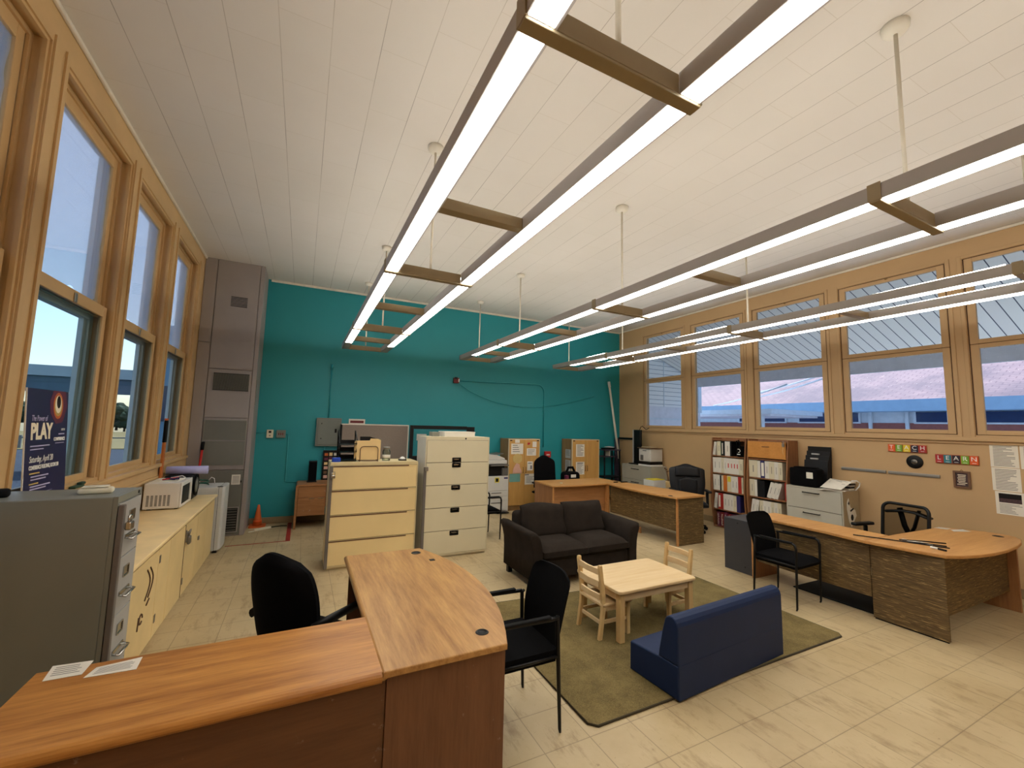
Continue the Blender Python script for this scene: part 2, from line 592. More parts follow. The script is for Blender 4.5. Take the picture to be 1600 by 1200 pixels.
def glass(name, tint, refl=1.0, frost=0, frost_col=(1, 1, 1)):
    m = bpy.data.materials.new(name)
    m.use_nodes = True
    nt = m.node_tree
    nt.nodes.remove(nt.nodes['Principled BSDF'])
    tr = node(nt, 'ShaderNodeBsdfTransparent')
    tr.inputs[0].default_value = (*tint, 1)
    base = tr.outputs[0]
    if frost:
        tl = node(nt, 'ShaderNodeBsdfTranslucent')
        tl.inputs[0].default_value = (*frost_col, 1)
        mx = node(nt, 'ShaderNodeMixShader')
        mx.inputs[0].default_value = frost
        nt.links.new(base, mx.inputs[1])
        nt.links.new(tl.outputs[0], mx.inputs[2])
        base = mx.outputs[0]
    gl = node(nt, 'ShaderNodeBsdfGlossy')
    gl.inputs['Roughness'].default_value = .02
    fr = node(nt, 'ShaderNodeFresnel')
    fr.inputs[0].default_value = 1.35
    sc = node(nt, 'ShaderNodeMath', operation='MULTIPLY')
    sc.inputs[1].default_value = refl
    nt.links.new(fr.outputs[0], sc.inputs[0])
    mx = node(nt, 'ShaderNodeMixShader')
    nt.links.new(sc.outputs[0], mx.inputs[0])
    nt.links.new(base, mx.inputs[1])
    nt.links.new(gl.outputs[0], mx.inputs[2])
    nt.links.new(mx.outputs[0], nt.nodes['Material Output'].inputs[0])
    MATS[name] = m
glass('clear pane', (.96, .98, 1), .6)
glass('tinted pane', (.68, .74, .77), .2)
glass('hazy pane', (.74, .79, .84), .02)
glass('filmed pane', (1, 1, 1), .2, .34, (.95, .96, 1))
glass('jar glass', (.9, .94, .9), .8)
glass('sheer mesh', (.36, .35, .33), .05)

# ------------------------------------------------------------------ room shell
X0, X1, Y0, Y1, ZC = -1.5, 7.3, -2.4, 8.45, 4.264
LW = [(2.165, 3.34), (3.535, 4.725), (4.92, 6.06), (6.275, 7.43)]          # openings, window wall by the counter
RW = [(6.39, 7.59), (5.0, 6.2), (3.62, 4.83), (2.22, 3.43), (.85, 2.06)]   # openings, opposite wall
LZ, RZ = (1.235, 4.03), (1.80, 4.0)
struct(box('floor', 'floor tile', (X0 - .22, Y0 - .1, -.1), (X1 + .2, Y1 + .2, 0)))
struct(box('ceiling', 'ceiling tile', (X0 - .22, Y0 - .1, ZC), (X1 + .2, Y1 + .2, ZC + .12)))
struct(box('wall_back', 'teal paint', (X0 - .22, Y1, 0), (X1 + .2, Y1 + .2, ZC)))
struct(box('wall_front', 'wall paint', (X0 - .22, Y0 - .1, 0), (X1 + .2, Y0, ZC)))
def pierced(name, mat, xa, xb, opens, zr):
    m = MB()
    ys = sorted(opens)
    m.box((xa, Y0, 0), (xb, Y1, zr[0])).box((xa, Y0, zr[1]), (xb, Y1, ZC))
    edges = [Y0] + [v for o in ys for v in o] + [Y1]
    for a, b in zip(edges[::2], edges[1::2]):
        m.box((xa, a, zr[0]), (xb, b, zr[1]))
    return struct(m.obj(name, mat))
pierced('wall_left', 'trim paint', X0 - .2, X0, LW, LZ)
pierced('wall_right', 'wall paint', X1, X1 + .18, RW, RZ)
struct(box('baseboard_back', 'base paint', (X0, Y1 - .018, 0), (X1, Y1, .11), bevel=.004))
struct(box('baseboard_right', 'base paint', (X1 - .018, Y0, 0), (X1, Y1 - .02, .11), bevel=.004))
struct(box('baseboard_left', 'base paint', (X0, Y0, 0), (X0 + .015, 2.6, .11), bevel=.004))
struct(box('trim_1', 'crown white', (X0, Y0, ZC - .03), (X0 + .025, 7.76, ZC), bevel=.006))
struct(box('trim_2', 'crown white', (-.65, Y1 - .025, ZC - .04), (X1, Y1, ZC), bevel=.006))
struct(box('trim_3', 'crown white', (X1 - .025, Y0, ZC - .03), (X1, Y1 - .03, ZC), bevel=.006))
# window stool and apron below the glazing by the counter
m = MB()
m.box((X0 - .02, 1.9, 1.195), (X0 + .055, 7.6, 1.235), .008)
m.box((X0, 1.9, 1.09), (X0 + .022, 7.6, 1.195), .005)
m.box((X0, 1.9, 1.06), (X0 + .034, 7.6, 1.09), .006)
struct(m.obj('trim_4', 'trim paint'))
m = MB()
m.box((X1 - .05, .4, 1.725), (X1, 7.72, 1.775), .006)
m.box((X1 - .02, .4, 1.69), (X1, 7.72, 1.725), .005)
struct(m.obj('trim_5', 'wall paint'))

def window_left(n, y0, y1):
    z0, z1 = LZ
    root = bpy.data.objects.new('window_%d' % n, None)
    COL.objects.link(root)
    struct(root)
    xw = X0
    # stepped jamb stops, head and sill inside the opening
    m = MB()
    for xa, xb, d in ((xw - .035, xw - .012, .022), (xw - .052, xw - .036, .012), (xw - .098, xw - .082, .034)):
        m.box((xa, y0, z0), (xb, y0 + d, z1))
        m.box((xa, y1 - d, z0), (xb, y1, z1))
        m.box((xa, y0 + d, z1 - d), (xb, y1 - d, z1))
    m.box((xw - .2, y0, z0), (xw - .0, y1, z0 + .03))
    m.box((xw + .0005, y0 - .05, z0), (xw + .012, y0 - .012, z1 + .05))
    m.box((xw + .0005, y1 + .012, z0), (xw + .012, y1 + .05, z1 + .05))
    m.obj('jamb', 'trim paint', root)
    def sash(name, xa, xb, za, zb, st, bot, top, mat, gm):
        m = MB()
        a, b = y0 + .036, y1 - .036
        m.box((xa, a, za), (xb, a + st, zb), .004).box((xa, b - st, za), (xb, b, zb), .004)
        m.box((xa, a + st, za), (xb, b - st, za + bot), .004).box((xa, a + st, zb - top), (xb, b - st, zb), .004)
        o = m.obj(name, mat, root)
        xm = (xa + xb) / 2
        MB().box((xm - .002, a + st - .004, za + bot - .004), (xm + .002, b - st + .004, zb - top + .004)).obj('pane', gm, o)
        return o
    lo = sash('lower_sash', xw - .082, xw - .053, z0 + .03, 2.69, .062, .05, .09, 'trim paint', 'tinted pane')
    us = sash('upper_sash', xw - .128, xw - .098, 2.60, z1 - .01, .068, .095, .11, 'trim paint', 'clear pane')
    r_ = random.Random(n)
    a, b = y0 + .036 + .066, y1 - .036 - .066
    k_ = 26
    low = [(a + (b - a) * i / k_, 2.70 + .012 + .03 * r_.random() ** 2) for i in range(k_ + 1)]
    side = [(b - .004 - .022 * r_.random() ** 3, 2.74 + 1.15 * i / 16) for i in range(17)]
    MB().prism(low[:-1] + side + [(b - .004, z1 - .118), (a, z1 - .118)], xw - .1165, xw - .1155, axis='x').obj('window_film', 'filmed pane', us)
    MB().box((xw - .05, (y0 + y1) / 2 - .02, 2.60), (xw - .043, (y0 + y1) / 2 + .02, 2.67), .003).obj('latch', 'steel', lo)
    # outer frame seen through the lower pane
    m = MB()
    for xa, xb, d in ((xw - .198, xw - .165, .11), (xw - .162, xw - .145, .06)):
        m.box((xa, y0, z0 + .03), (xb, y0 + d, z1)).box((xa, y1 - d, z0 + .03), (xb, y1, z1))
        m.box((xa, y0 + d, z1 - .06), (xb, y1 - d, z1))
        m.box((xa, y0 + d, 2.57), (xb, y1 - d, 2.64))
    m.obj('outer_frame', 'outer frame blue', root)
for i, (a, b) in enumerate(LW):
    window_left(i + 1, a, b)

def window_right(n, y0, y1):
    z0, z1 = RZ
    root = bpy.data.objects.new('window_%d' % n, None)
    COL.objects.link(root)
    struct(root)
    def sash(name, za, zb, bot, top):
        m = MB()
        a, b, st, xa, xb = y0 + .011, y1 - .011, .073, X1 + .004, X1 + .05
        m.box((xa, a, za), (xb, a + st, zb), .004).box((xa, b - st, za), (xb, b, zb), .004)
        m.box((xa, a + st, za), (xb, b - st, za + bot), .004).box((xa, a + st, zb - top), (xb, b - st, zb), .004)
        o = m.obj(name, 'wall paint', root)
        MB().box((X1 + .028, a + st - .004, za + bot - .004), (X1 + .032, b - st + .004, zb - top + .004)).obj('pane', 'hazy pane', o)
        return o
    m = MB()
    m.box((X1 + .012, y0, z0), (X1 + .02, y0 + .012, z1)).box((X1 + .012, y1 - .012, z0), (X1 + .02, y1, z1)).box((X1 + .012, y0, z1 - .012), (X1 + .02, y1, z1)).box((X1 + .012, y0, z0), (X1 + .02, y1, z0 + .01)).box((X1 + .012, y0, 2.90), (X1 + .02, y1, 2.912))
    m.obj('gap', 'marker shade brown', root)  # dark ring painted for the shade in the slit around the sashes
    sash('lower_sash', z0 + .006, 2.903, .052, .05)
    up = sash('upper_sash', 2.909, z1 - .008, .054, .05)
    yc = (y0 + y1) / 2
    MB().tube([(X1 - .012 + .016 * math.cos(t * .7), yc + .016 * math.sin(t * .7), z1 - .025) for t in range(9)], .004, 6).obj('pull_ring', 'brass', up)
    m = MB()
    m.box((X1 + .0005 - .012, y0 - .045, z0 - .03), (X1 - .0005, y0 - .005, z1 + .04), .003)
    m.box((X1 + .0005 - .012, y1 + .005, z0 - .03), (X1 - .0005, y1 + .045, z1 + .04), .003)
    m.box((X1 + .0005 - .012, y0 - .005, z1 + .004), (X1 - .0005, y1 + .005, z1 + .04), .003)
    m.obj('casing', 'wall paint', root)
for i, (a, b) in enumerate(RW):
    window_right(i + 5, a, b)

# ------------------------------------------------------------------ outside, window wall side
struct(box('ground', 'asphalt', (-60, -20, -.6), (70, 36, -.4)))
struct(box('bounce_ground', 'siding white', (7.5, -20, -.4), (15.9, 36, -.38)))  # unseen pale ground, added to bounce sunlight up onto the eave soffit
struct(box('field', 'dry grass', (-160, 36, -.7), (120, 72, -.36)))
t = thing('walkway_canopy', 'slate blue flat canopy over the outdoor walkway before the trees', 'canopy', (-9, 22, 0))
box('fascia', 'canopy paint', (-9, -.08, 3.22), (8, .08, 3.62), t)
box('soffit', 'canopy slate', (-9, .08, 3.0), (8, 2.6, 3.5), t)
box('beam', 'canopy slate', (-9, .1, 2.62), (8, .28, 3.22), t)
for x in (-8.6, -.3, 7.6):
    box('post', 'canopy slate', (x, .5, -.4), (x + .14, .64, 3.1), t)
t = thing('utility_shed', 'blue-grey painted shed standing close outside the end window', 'shed', (-2.25, 9.0, 0))
box('wall', 'pale blue paint', (-.12, 0, -.4), (.62, 1.6, 3.2), t)
box('roof', 'gutter', (-.2, -.15, 3.2), (.7, 1.75, 3.32), t)
box('window', 'window navy', (.0, -.03, 1.7), (.2, -.002, 2.3), t)
def fence():
    t = thing('rail_fence', 'low grey rail fence along the edge of the dry field', 'fence', (-10, 37, -.37))
    box('rail', 'fence grey', (-12, -.03, .62), (14, .03, .7), t)
    for i in range(9):
        box('post', 'fence grey', (-12 + i * 3.2, -.05, 0), (-11.88 + i * 3.2, .05, .8), t)
fence()
def make_tree(seed):
    r = random.Random(seed)
    t = thing('tree', 'dark green bushy tree in the row beyond the dry grass field', 'tree', group='trees beyond the field')
    MB().cyl((0, 0, 0), (0, 0, 1.8), .16, .1, 8).obj('trunk', 'bark', t)
    m = MB()
    for k in range(16):
        a, h, d = r.uniform(0, 6.28), r.uniform(1.0, 3.4), r.uniform(0, 1.6)
        rad = r.uniform(.6, 1.05)
        cx, cy = d * math.cos(a), d * math.sin(a)
        ps = [[(cx + rad * math.sin(math.pi * j / 6) * math.cos(2 * math.pi * i / 8) * r.uniform(.75, 1.15), cy + rad * math.sin(math.pi * j / 6) * math.sin(2 * math.pi * i / 8) * r.uniform(.75, 1.15), h + rad * .8 * math.cos(math.pi * j / 6) * r.uniform(.85, 1.1)) for i in range(8)] for j in range(7)]
        m.loft(ps, smooth=False)
    m.obj('crown', 'leaf dark', t)
    return t
protos = [make_tree(s) for s in (3, 8, 11)]
for i in range(20):
    p_ = protos[i] if i < 3 else copy_tree(protos[i % 3])
    p_.location = (-54 + (i // 2) * 5.4 + (i % 2) * 2.7, 75 + (i % 2) * 6.2, -.4)
    p_.rotation_euler = (0, 0, i * 1.3)
    s_ = .9 + .05 * ((i * 5) % 4)
    p_.scale = (s_, s_, s_)

# ------------------------------------------------------------------ outside, opposite wall
t = thing('eave', 'grooved white board eave sloping down outside the far windows', 'eave', (0, 0, 0))
m = MB()
m.quad((7.5, -4, 4.44), (7.5, 8.95, 4.44), (10.6, 8.95, 3.324), (10.6, -4, 3.324))
m.quad((7.5, -4, 4.60), (10.6, -4, 3.484), (10.6, 8.95, 3.484), (7.5, 8.95, 4.60))
m.quad((7.5, -4, 4.44), (10.6, -4, 3.324), (10.6, -4, 3.484), (7.5, -4, 4.60))
m.obj('soffit', 'soffit boards', t, fix=False)
m = MB()
m.box((10.6, -4, 3.06), (10.66, 8.95, 3.5)).box((10.66, -4, 3.2), (10.8, 8.95, 3.42), .02)
m.obj('gutter', 'gutter', t)
t = thing('wing_wall', 'white lap-sided wing wall seen through the corner window', 'wall', (0, 9.0, 0))
box('siding', 'lap siding', (7.5, 0, 2.43), (10.95, .25, 5.2), t)
box('lower_wall', 'gutter', (7.5, -.01, -.4), (10.95, .25, 2.43), t)
m = MB()
m.box((10.86, -.03, 2.3), (11.0, .27, 3.7)).box((9.43, -.012, 2.43), (9.455, 0, 4.6)).box((7.5, -.03, 2.05), (10.95, -.011, 2.1)).box((7.5, -.03, 1.66), (10.95, -.011, 1.74))
m.obj('trim', 'siding white', t)
t = thing('neighbour_building', 'low building with a pink shingled roof and pale blue fascia outside', 'building', (16, 0, 0))
m = MB()
for a, b, z in ((-.6, 2.78, 0), (-.6, 2.68, 1)):
    pass
m.prism([(-.62, 2.77), (9, 6.9), (9, 6.75), (-.62, 2.62)], -8, 26, axis='y')
m.obj('roof', 'shingles', t)
box('fascia', 'pale blue paint', (-.68, -8, 2.46), (-.6, 26, 2.79), t)
box('soffit', 'pale blue paint', (-.6, -8, 2.46), (.0, 26, 2.5), t)
box('wall', 'siding white', (0, -8, 2.13), (.2, 26, 2.5), t)
box('wainscot', 'brick red', (-.02, -8, -.4), (.2, 26, 2.13), t)
for a, b in ((5.03, 5.69), (3.2, 4.62), (1.2, 2.6), (7.1, 8.9), (9.4, 11.2), (-1, .6)):
    w = box('window', 'window navy', (-.05, a, 2.16), (-.021, b, 2.44), t)
    m = MB()
    m.box((-.07, a - .05, 2.11), (-.022, b + .05, 2.155)).box((-.07, a - .05, 2.16), (-.022, a, 2.46)).box((-.07, b, 2.16), (-.022, b + .05, 2.46))
    m.obj('frame', 'siding white', w)
box('downpipe', 'siding white', (-.1, 5.85, -.4), (-.03, 5.93, 2.46), t)
box('downpipe', 'siding white', (-.1, 6.75, -.4), (-.03, 6.83, 2.46), t)
t = thing('yard_canopy', 'flat white canopy running in front of the pink-roofed building', 'canopy', (13.4, 7.6, 0))
box('roof_slab', 'gutter', (-1.2, 0, 2.24), (1.2, 9, 2.38), t)
box('fascia', 'siding white', (-1.3, -.1, 2.3), (1.3, 9.1, 2.44), t)
for y in (.3, 4.5, 8.6):
    box('post', 'siding white', (-1.1, y, -.4), (-1.0, y + .1, 2.24), t)
for k, (a, b) in enumerate((((15.3, 9.87, 3.08), (10.9, 5.1, 3.18)), ((15.3, 9.87, 3.26), (10.9, 5.1, 3.27)), ((15.3, 11.9, 2.80), (10.9, 6.35, 2.98)))):
    m = MB()
    m.tube([Vector(a).lerp(Vector(b), i / 8) - Vector((0, 0, .05 * math.sin(math.pi * i / 8))) for i in range(9)], .022, 6)
    tag(m.obj('overhead_cable', 'siding white'), ('lowest white overhead cable crossing before the pink roof' if k == 2 else 'middle white overhead cable crossing before the pink roof' if k == 0 else 'topmost white overhead cable crossing before the pink roof'), 'cable', 'overhead cables outside')

# ------------------------------------------------------------------ hanging light rows
JY = [-1.40, 1.07, 3.52, 5.98]
def light_row(xc, label):
    t = thing('pendant_light', label, 'ceiling light', (xc, 0, 3.04), group='hanging fluorescent light rows')
    W, tw, H = .385, .112, .086
    secs = [(-1.38, 1.045), (1.095, 3.495), (3.545, 5.955), (6.005, 7.80)]
    for k, (a, b) in enumerate(secs):
        lb = b if k < 3 else 7.14
        for s in (-1, 1):
            xo, xi = s * W, s * (W - tw)
            xa, xb = min(xo, xi), max(xo, xi)
            m = MB()
            m.box((xa, a, 0), (xa + .004, b, H)).box((xb - .004, a, 0), (xb, b, H))
            m.box((xa + .004, a, .0), (xa + .012, b, .004)).box((xb - .012, a, 0), (xb - .004, b, .004))
            m.box((xa + .004, a, .04), (xb - .004, b, .046))
            if k == 3:
                m.box((xa + .004, lb, 0), (xb - .004, b, .012))
            h = m.obj('housing', 'fixture grey', t)
            MB().box((xa + .006, a + .006, -.003), (xb - .012, lb - .006, .003)).obj('lens', 'lens light', h)
            MB().cyl(((xa + xb) / 2, a + .05, .098), ((xa + xb) / 2, b - .05, .080), .010, n=6).obj('tube', 'tube light', h)
    xi = W - tw
    for y in (-.2, 2.34, 4.80, 6.92):
        box('crossbar', 'fixture tan', (-xi, y - .035, .004), (xi, y + .035, .075), t, .004)
    for y in JY:
        m = MB()
        m.box((-W - .004, y - .026, -.012), (W + .004, y + .026, 0), .003)
        m.box((-xi, y - .026, 0), (xi, y + .026, .08), .003)
        for s in (-1, 1):
            m.box((min(s * W, s * (W + .006)), y - .03, -.004), (max(s * W, s * (W + .006)), y + .03, H + .008))
        m.obj('joint_bar', 'fixture tan', t)
    m = MB()
    m.box((-W, 7.78, .0), (W, 7.80, .08), .003)
    m.obj('end_bar', 'fixture tan', t)
    for y in JY + [7.74]:
        m = MB()
        m.cyl((0, y, .085), (0, y, 1.20), .011, n=10)
        r = m.obj('stem', 'rod cream', t)
        m = MB()
        m.lathe([(.012, 1.165), (.05, 1.17), (.066, 1.19), (.07, 1.2235), (.0, 1.2236)], (0, y, 0), 20)
        m.obj('canopy', 'fixture white', r)
light_row(.92, 'hanging fluorescent light row nearest the window wall with the counter')
light_row(3.08, 'middle of the three hanging fluorescent light rows')
light_row(5.24, 'hanging fluorescent light row nearest the shelves and small high windows')

# ------------------------------------------------------------------ builders for furniture
def bow(x0, x1, y0, y1, bulge, n=14):
    """rectangle x0..x1, y0..y1 whose x1 side bows outwards by BULGE"""
    pts = [(x0, y0), (x1, y0)]
    for i in range(1, n):
        f = i / n
        pts.append((x1 + bulge * (1 - (2 * f - 1) ** 2), y0 + (y1 - y0) * f))
    pts += [(x1, y1), (x0, y1)]
    return pts
def rounded_rect(w, h, r, n=5, cx=0, cy=0):
    out = []
    for sx, sy, a in ((1, 1, 0), (-1, 1, 90), (-1, -1, 180), (1, -1, 270)):
        out += arc(cx + sx * (w / 2 - r), cy + sy * (h / 2 - r), r, a, a + 90, n)
    return out
def frame_ring(m, w, h, r, bar, d0, d1, axis, cx=0, cy=0):
    a, b = rounded_rect(w, h, r, 5, cx, cy), rounded_rect(w - 2 * bar, h - 2 * bar, max(r - bar, .004), 5, cx, cy)
    def pt(p, h_):
        return {'z': (p[0], p[1], h_), 'y': (p[0], h_, p[1]), 'x': (h_, p[0], p[1])}[axis]
    m.loft([[pt(p, d0) for p in a], [pt(p, d1) for p in a], [pt(p, d1) for p in b], [pt(p, d0) for p in b]], caps=False, closed_v=True, smooth=False)
def paper(name, label, cat, pts, mat='paper', group=None, lines=None, thick=.0015):
    """one sheet: four corners (any plane), a hair thick"""
    P = [Vector(p) for p in pts]
    n = (P[1] - P[0]).cross(P[3] - P[0]).normalized()
    m = MB()
    m.loft([[p for p in P], [p + n * thick for p in P]], smooth=False)
    o = m.obj(name, mat)
    tag(o, label, cat, group)
    if lines:
        sheet_lines(o, P, n * (thick + .0004), lines)
    return o
def sheet_lines(o, P, off, lines, mat='print grey'):
    """illegible print: thin bars, each (u0, u1, v0, v1) in the sheet's own 0..1 frame"""
    m = MB()
    def at(u, v):
        return (P[0] * (1 - u) + P[1] * u) * (1 - v) + (P[3] * (1 - u) + P[2] * u) * v + off
    for u0, u1, v0, v1 in lines:
        m.quad(at(u0, v0), at(u1, v0), at(u1, v1), at(u0, v1))
    return m.obj('print', mat, o)
def para(v0, v1, n, seed=1, u0=.12, u1=.88):
    r = random.Random(seed)
    out = []
    for i in range(n):
        v = v0 + (v1 - v0) * i / max(n - 1, 1)
        out.append((u0, u1 - r.random() ** 2 * .4, v, v + (v1 - v0) / n * .42))
    return out

# ------------------------------------------------------------------ foreground L desk
t = thing('corner_desk', 'cherry wood L-shaped desk with bow-front top in the foreground', 'desk', (0, 0, 0))
MB().prism(bow(.372, .945, 1.885, 3.56, .185), .715, .745, bevel=.006).obj('worktop', 'cherry', t)
prof_ = [(1.93, .700)] + [(1.905 + .025 * math.cos(math.radians(q)), .720 + .025 * math.sin(math.radians(q))) for q in (250, 225, 200, 180, 160, 135, 110)] + [(1.91, .745), (2.435, .745), (2.435, .712), (1.96, .712)]
MB().prism(prof_, -.885, .368, axis='x').obj('return_top', 'cherry x', t)
MB().cyl((.376, 1.89, .726), (.376, 3.555, .726), .0185, n=14).obj('edge_band', 'cherry', t)
m = MB()
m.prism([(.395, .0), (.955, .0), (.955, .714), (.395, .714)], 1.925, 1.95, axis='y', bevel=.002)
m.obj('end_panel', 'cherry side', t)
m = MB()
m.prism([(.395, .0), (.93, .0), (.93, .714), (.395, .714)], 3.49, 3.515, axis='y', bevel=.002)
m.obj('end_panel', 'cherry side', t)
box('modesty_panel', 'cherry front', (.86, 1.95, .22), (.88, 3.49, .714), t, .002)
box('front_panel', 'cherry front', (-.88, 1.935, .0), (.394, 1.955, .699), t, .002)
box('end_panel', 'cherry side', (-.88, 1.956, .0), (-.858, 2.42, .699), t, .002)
for x, y, r in ((.885, 3.44, .034), (.876, 2.035, .03)):
    m = MB()
    m.lathe([(.0, .7455), (r * .8, .7455), (r * .82, .7485), (r, .7480), (r + .004, .7452), (r + .004, .744)], (x, y, 0), 24)
    m.obj('grommet', 'black plastic', t)
box('outlet', 'black plastic', (.935, 3.20, .744), (.975, 3.24, .748), t, .002)

paper('document_sheet', 'white printed sheet on the foreground desk, farther from the bow-front top', 'paper', [(-.836, 2.352, .7455), (-.722, 2.352, .7455), (-.722, 2.462, .7455), (-.852, 2.502 - .03, .7455)], lines=para(.25, .8, 5, 3))
o = paper('document_sheet', 'white printed sheet on the foreground desk, nearer the bow-front top', 'paper', [(-.706, 2.318, .7455), (-.542, 2.312, .7455), (-.549, 2.415, .7455), (-.69, 2.39, .7455)], lines=para(.2, .75, 6, 4))

# ------------------------------------------------------------------ grey four-drawer file by the window
def bar_pull(m, x, y0, y1, z, r=.006, out=.035):
    m.tube([(x, y0, z), (x + out, y0, z), (x + out, y1, z), (x, y1, z)], r, 6)
t = thing('file_cabinet', 'grey upright four-drawer file cabinet by the window wall, behind the foreground desk', 'file cabinet', (-1.44, 3.0, 0))
D, Wd, Hh = .585, .375, 1.345
m = MB()
m.box((0, 0, .03), (D - .02, Wd, Hh), .006).box((.02, .02, 0), (D - .05, Wd - .02, .03))
m.obj('body', 'cabinet grey', t)
m = MB()
m.box((D - .02, 0, .03), (D, .018, Hh)).box((D - .02, Wd - .018, .03), (D, Wd, Hh)).box((D - .02, .018, Hh - .035), (D, Wd - .018, Hh)).box((D - .02, .018, .03), (D, Wd - .018, .06))
m.obj('front_frame', 'cabinet grey', t)
box('recess_shade', 'print dark', (D - .019, .02, .06), (D - .0155, Wd - .02, Hh - .036), t)  # dark sheet standing in for the shade between the drawers
for i in range(4):
    z0 = .064 + i * .3115
    d = box('drawer', 'cabinet grey front', (D - .015, .021, z0), (D + .006, Wd - .021, z0 + .304), t, .003)
    m = MB()
    yc = Wd / 2 + .02
    m.box((D + .006, yc - .075, z0 + .095), (D + .012, yc + .075, z0 + .118), .002)
    m.tube([(D + .008, yc - .07, z0 + .10), (D + .035, yc - .07, z0 + .092), (D + .04, yc - .02, z0 + .098), (D + .04, yc + .02, z0 + .098), (D + .035, yc + .07, z0 + .092), (D + .008, yc + .07, z0 + .10)], .009, 7, flat=.6)
    m.obj('handle', 'chrome', d)
    m = MB()
    frame_ring(m, .085, .06, .006, .006, D + .006, D + .012, 'x', yc, z0 + .215)
    m.box((D + .005, yc - .036, z0 + .19), (D + .008, yc + .036, z0 + .24))
    m.obj('label_holder', 'chrome', d)
m = MB()
m.box((D + .004, -.004, .06), (D + .03, .03, 1.30), .004)
m.obj('locking_bar', 'bar grey', t)
m = MB()
m.box((D + .03, .02, 1.16), (D + .06, .075, 1.205), .008)
m.tube([(D + .045, .03, 1.205), (D + .045, .03, 1.235), (D + .045, .065, 1.235), (D + .045, .065, 1.205)], .006, 6)
m.obj('padlock', 'chrome', t)
MB().lathe([(0, 0), (.01, 0), (.01, .004), (0, .004)], (D, Wd - .06, Hh - .018), 10, 'x').obj('lock', 'black plastic', t)

t = thing('plastic_case', 'slim ivory plastic case lying on top of the grey file cabinet', 'case', (-1.0, 3.17, 1.345), .18)
MB().box((-.075, -.035, 0), (.07, .035, .032), .012, 3).obj('body', 'ivory plastic', t)
MB().box((-.06, -.03, .0325), (.05, .03, .042), .008, 3).obj('lid', 'ivory plastic', t)
t = thing('tape_dispenser', 'small black object at the back of the grey file cabinet top', 'dispenser', (-1.36, 3.14, 1.345), .3)
MB().box((-.04, -.025, 0), (.03, .025, .045), .014, 3).obj('body', 'black rubber', t)

# ------------------------------------------------------------------ poster leaning on the window
def poster():
    w, h, th = .50, .70, .006
    t = thing('poster', 'navy conference poster with large cream lettering standing on the window ledge', 'poster')
    dn = Vector((-1.446, 3.535, 1.2355))
    right = Vector((-.005, 1, 0)).normalized()
    up = Vector((-.062, -.0, 1)).normalized()
    B = basis(right, up, dn)
    t.matrix_world = B
    W = lambda x0, y0, x1, y1, name, mat, z=.0075: box(name, mat, (x0, y0, th), (x1, y1, z), t)
    o = box('board', 'navy card', (0, 0, 0), (w, h, th), t)
    box('edge', 'white ink', (-.004, 0, -.001), (.0, h, th), t)
    MB().prism([(x, y) for x, y in [(.30, .70), (.46, .70), (.485, .60), (.43, .49), (.34, .48), (.27, .55), (.26, .63)]], th, .0068).obj('glow', 'poster maroon', t)
    for r, mt, z in ((.088, 'poster orange', .0072), (.07, 'poster gold', .0076)):
        MB().prism([(.365 + r * .72 * math.cos(a / 12 * math.pi), .60 + r * math.sin(a / 12 * math.pi)) for a in range(24)], th, z).obj('ring', mt, t)
    MB().prism([(.365 + .04 * math.cos(a / 8 * math.pi), .61 + .06 * math.sin(a / 8 * math.pi)) for a in range(16)], th, .008).obj('portrait', 'poster cream', t)
    MB().prism([(.368 + .026 * math.cos(a / 8 * math.pi), .625 + .042 * math.sin(a / 8 * math.pi)) for a in range(16)], th, .0084).obj('portrait', 'print dark', t)
    def tx(s, x, y, size, mat, align='LEFT', shear=0, xs=1.0, bold=0):
        lettering(s, size, mat, t, Matrix.Translation((x, y, th + .001)), 'lettering', .0006, align, shear, xs, bold)
    tx('The Power of', .055, .515, .052, 'poster lilac', shear=.2, xs=.62)
    tx('PLAY', .052, .43, .135, 'poster cream', xs=.80, bold=.006)
    for i, (y, ln) in enumerate(((.345, .22), (.325, .15))):
        W(.055, y - .004, .055 + ln, y + .003, 'text_line', 'poster lilac')
    tx('10TH', .465, .44, .022, 'white ink', 'RIGHT')
    W(.385, .408, .46, .416, 'text_line', 'poster lilac')
    tx('CONFERENCE', .468, .378, .03, 'white ink', 'RIGHT', xs=.75, bold=.0012)
    W(.345, .35, .46, .355, 'text_line', 'poster lilac')
    tx('Saturday, April 20', .05, .262, .055, 'white ink', shear=.2, xs=.68)
    tx('CONFERENCE BUILDING, ROOM 210', .05, .212, .034, 'white ink', xs=.62, bold=.0012)
    for y, x, ln, mt in ((.178, .06, .11, 'poster gold'), (.158, .075, .2, 'poster lilac'), (.140, .075, .17, 'poster lilac'), (.115, .06, .10, 'poster gold'), (.098, .07, .23, 'poster lilac'), (.082, .07, .18, 'poster lilac'), (.06, .06, .09, 'poster gold')):
        W(x, y - .004, x + ln, y + .004, 'text_line', mt)
    W(.09, .052, .33, .054, 'text_line', 'poster lilac')
    W(.06, .012, .17, .036, 'badge', 'red ink')
    W(.25, .016, .275, .044, 'badge', 'white ink')
    W(.285, .022, .35, .036, 'badge', 'white ink')
poster()

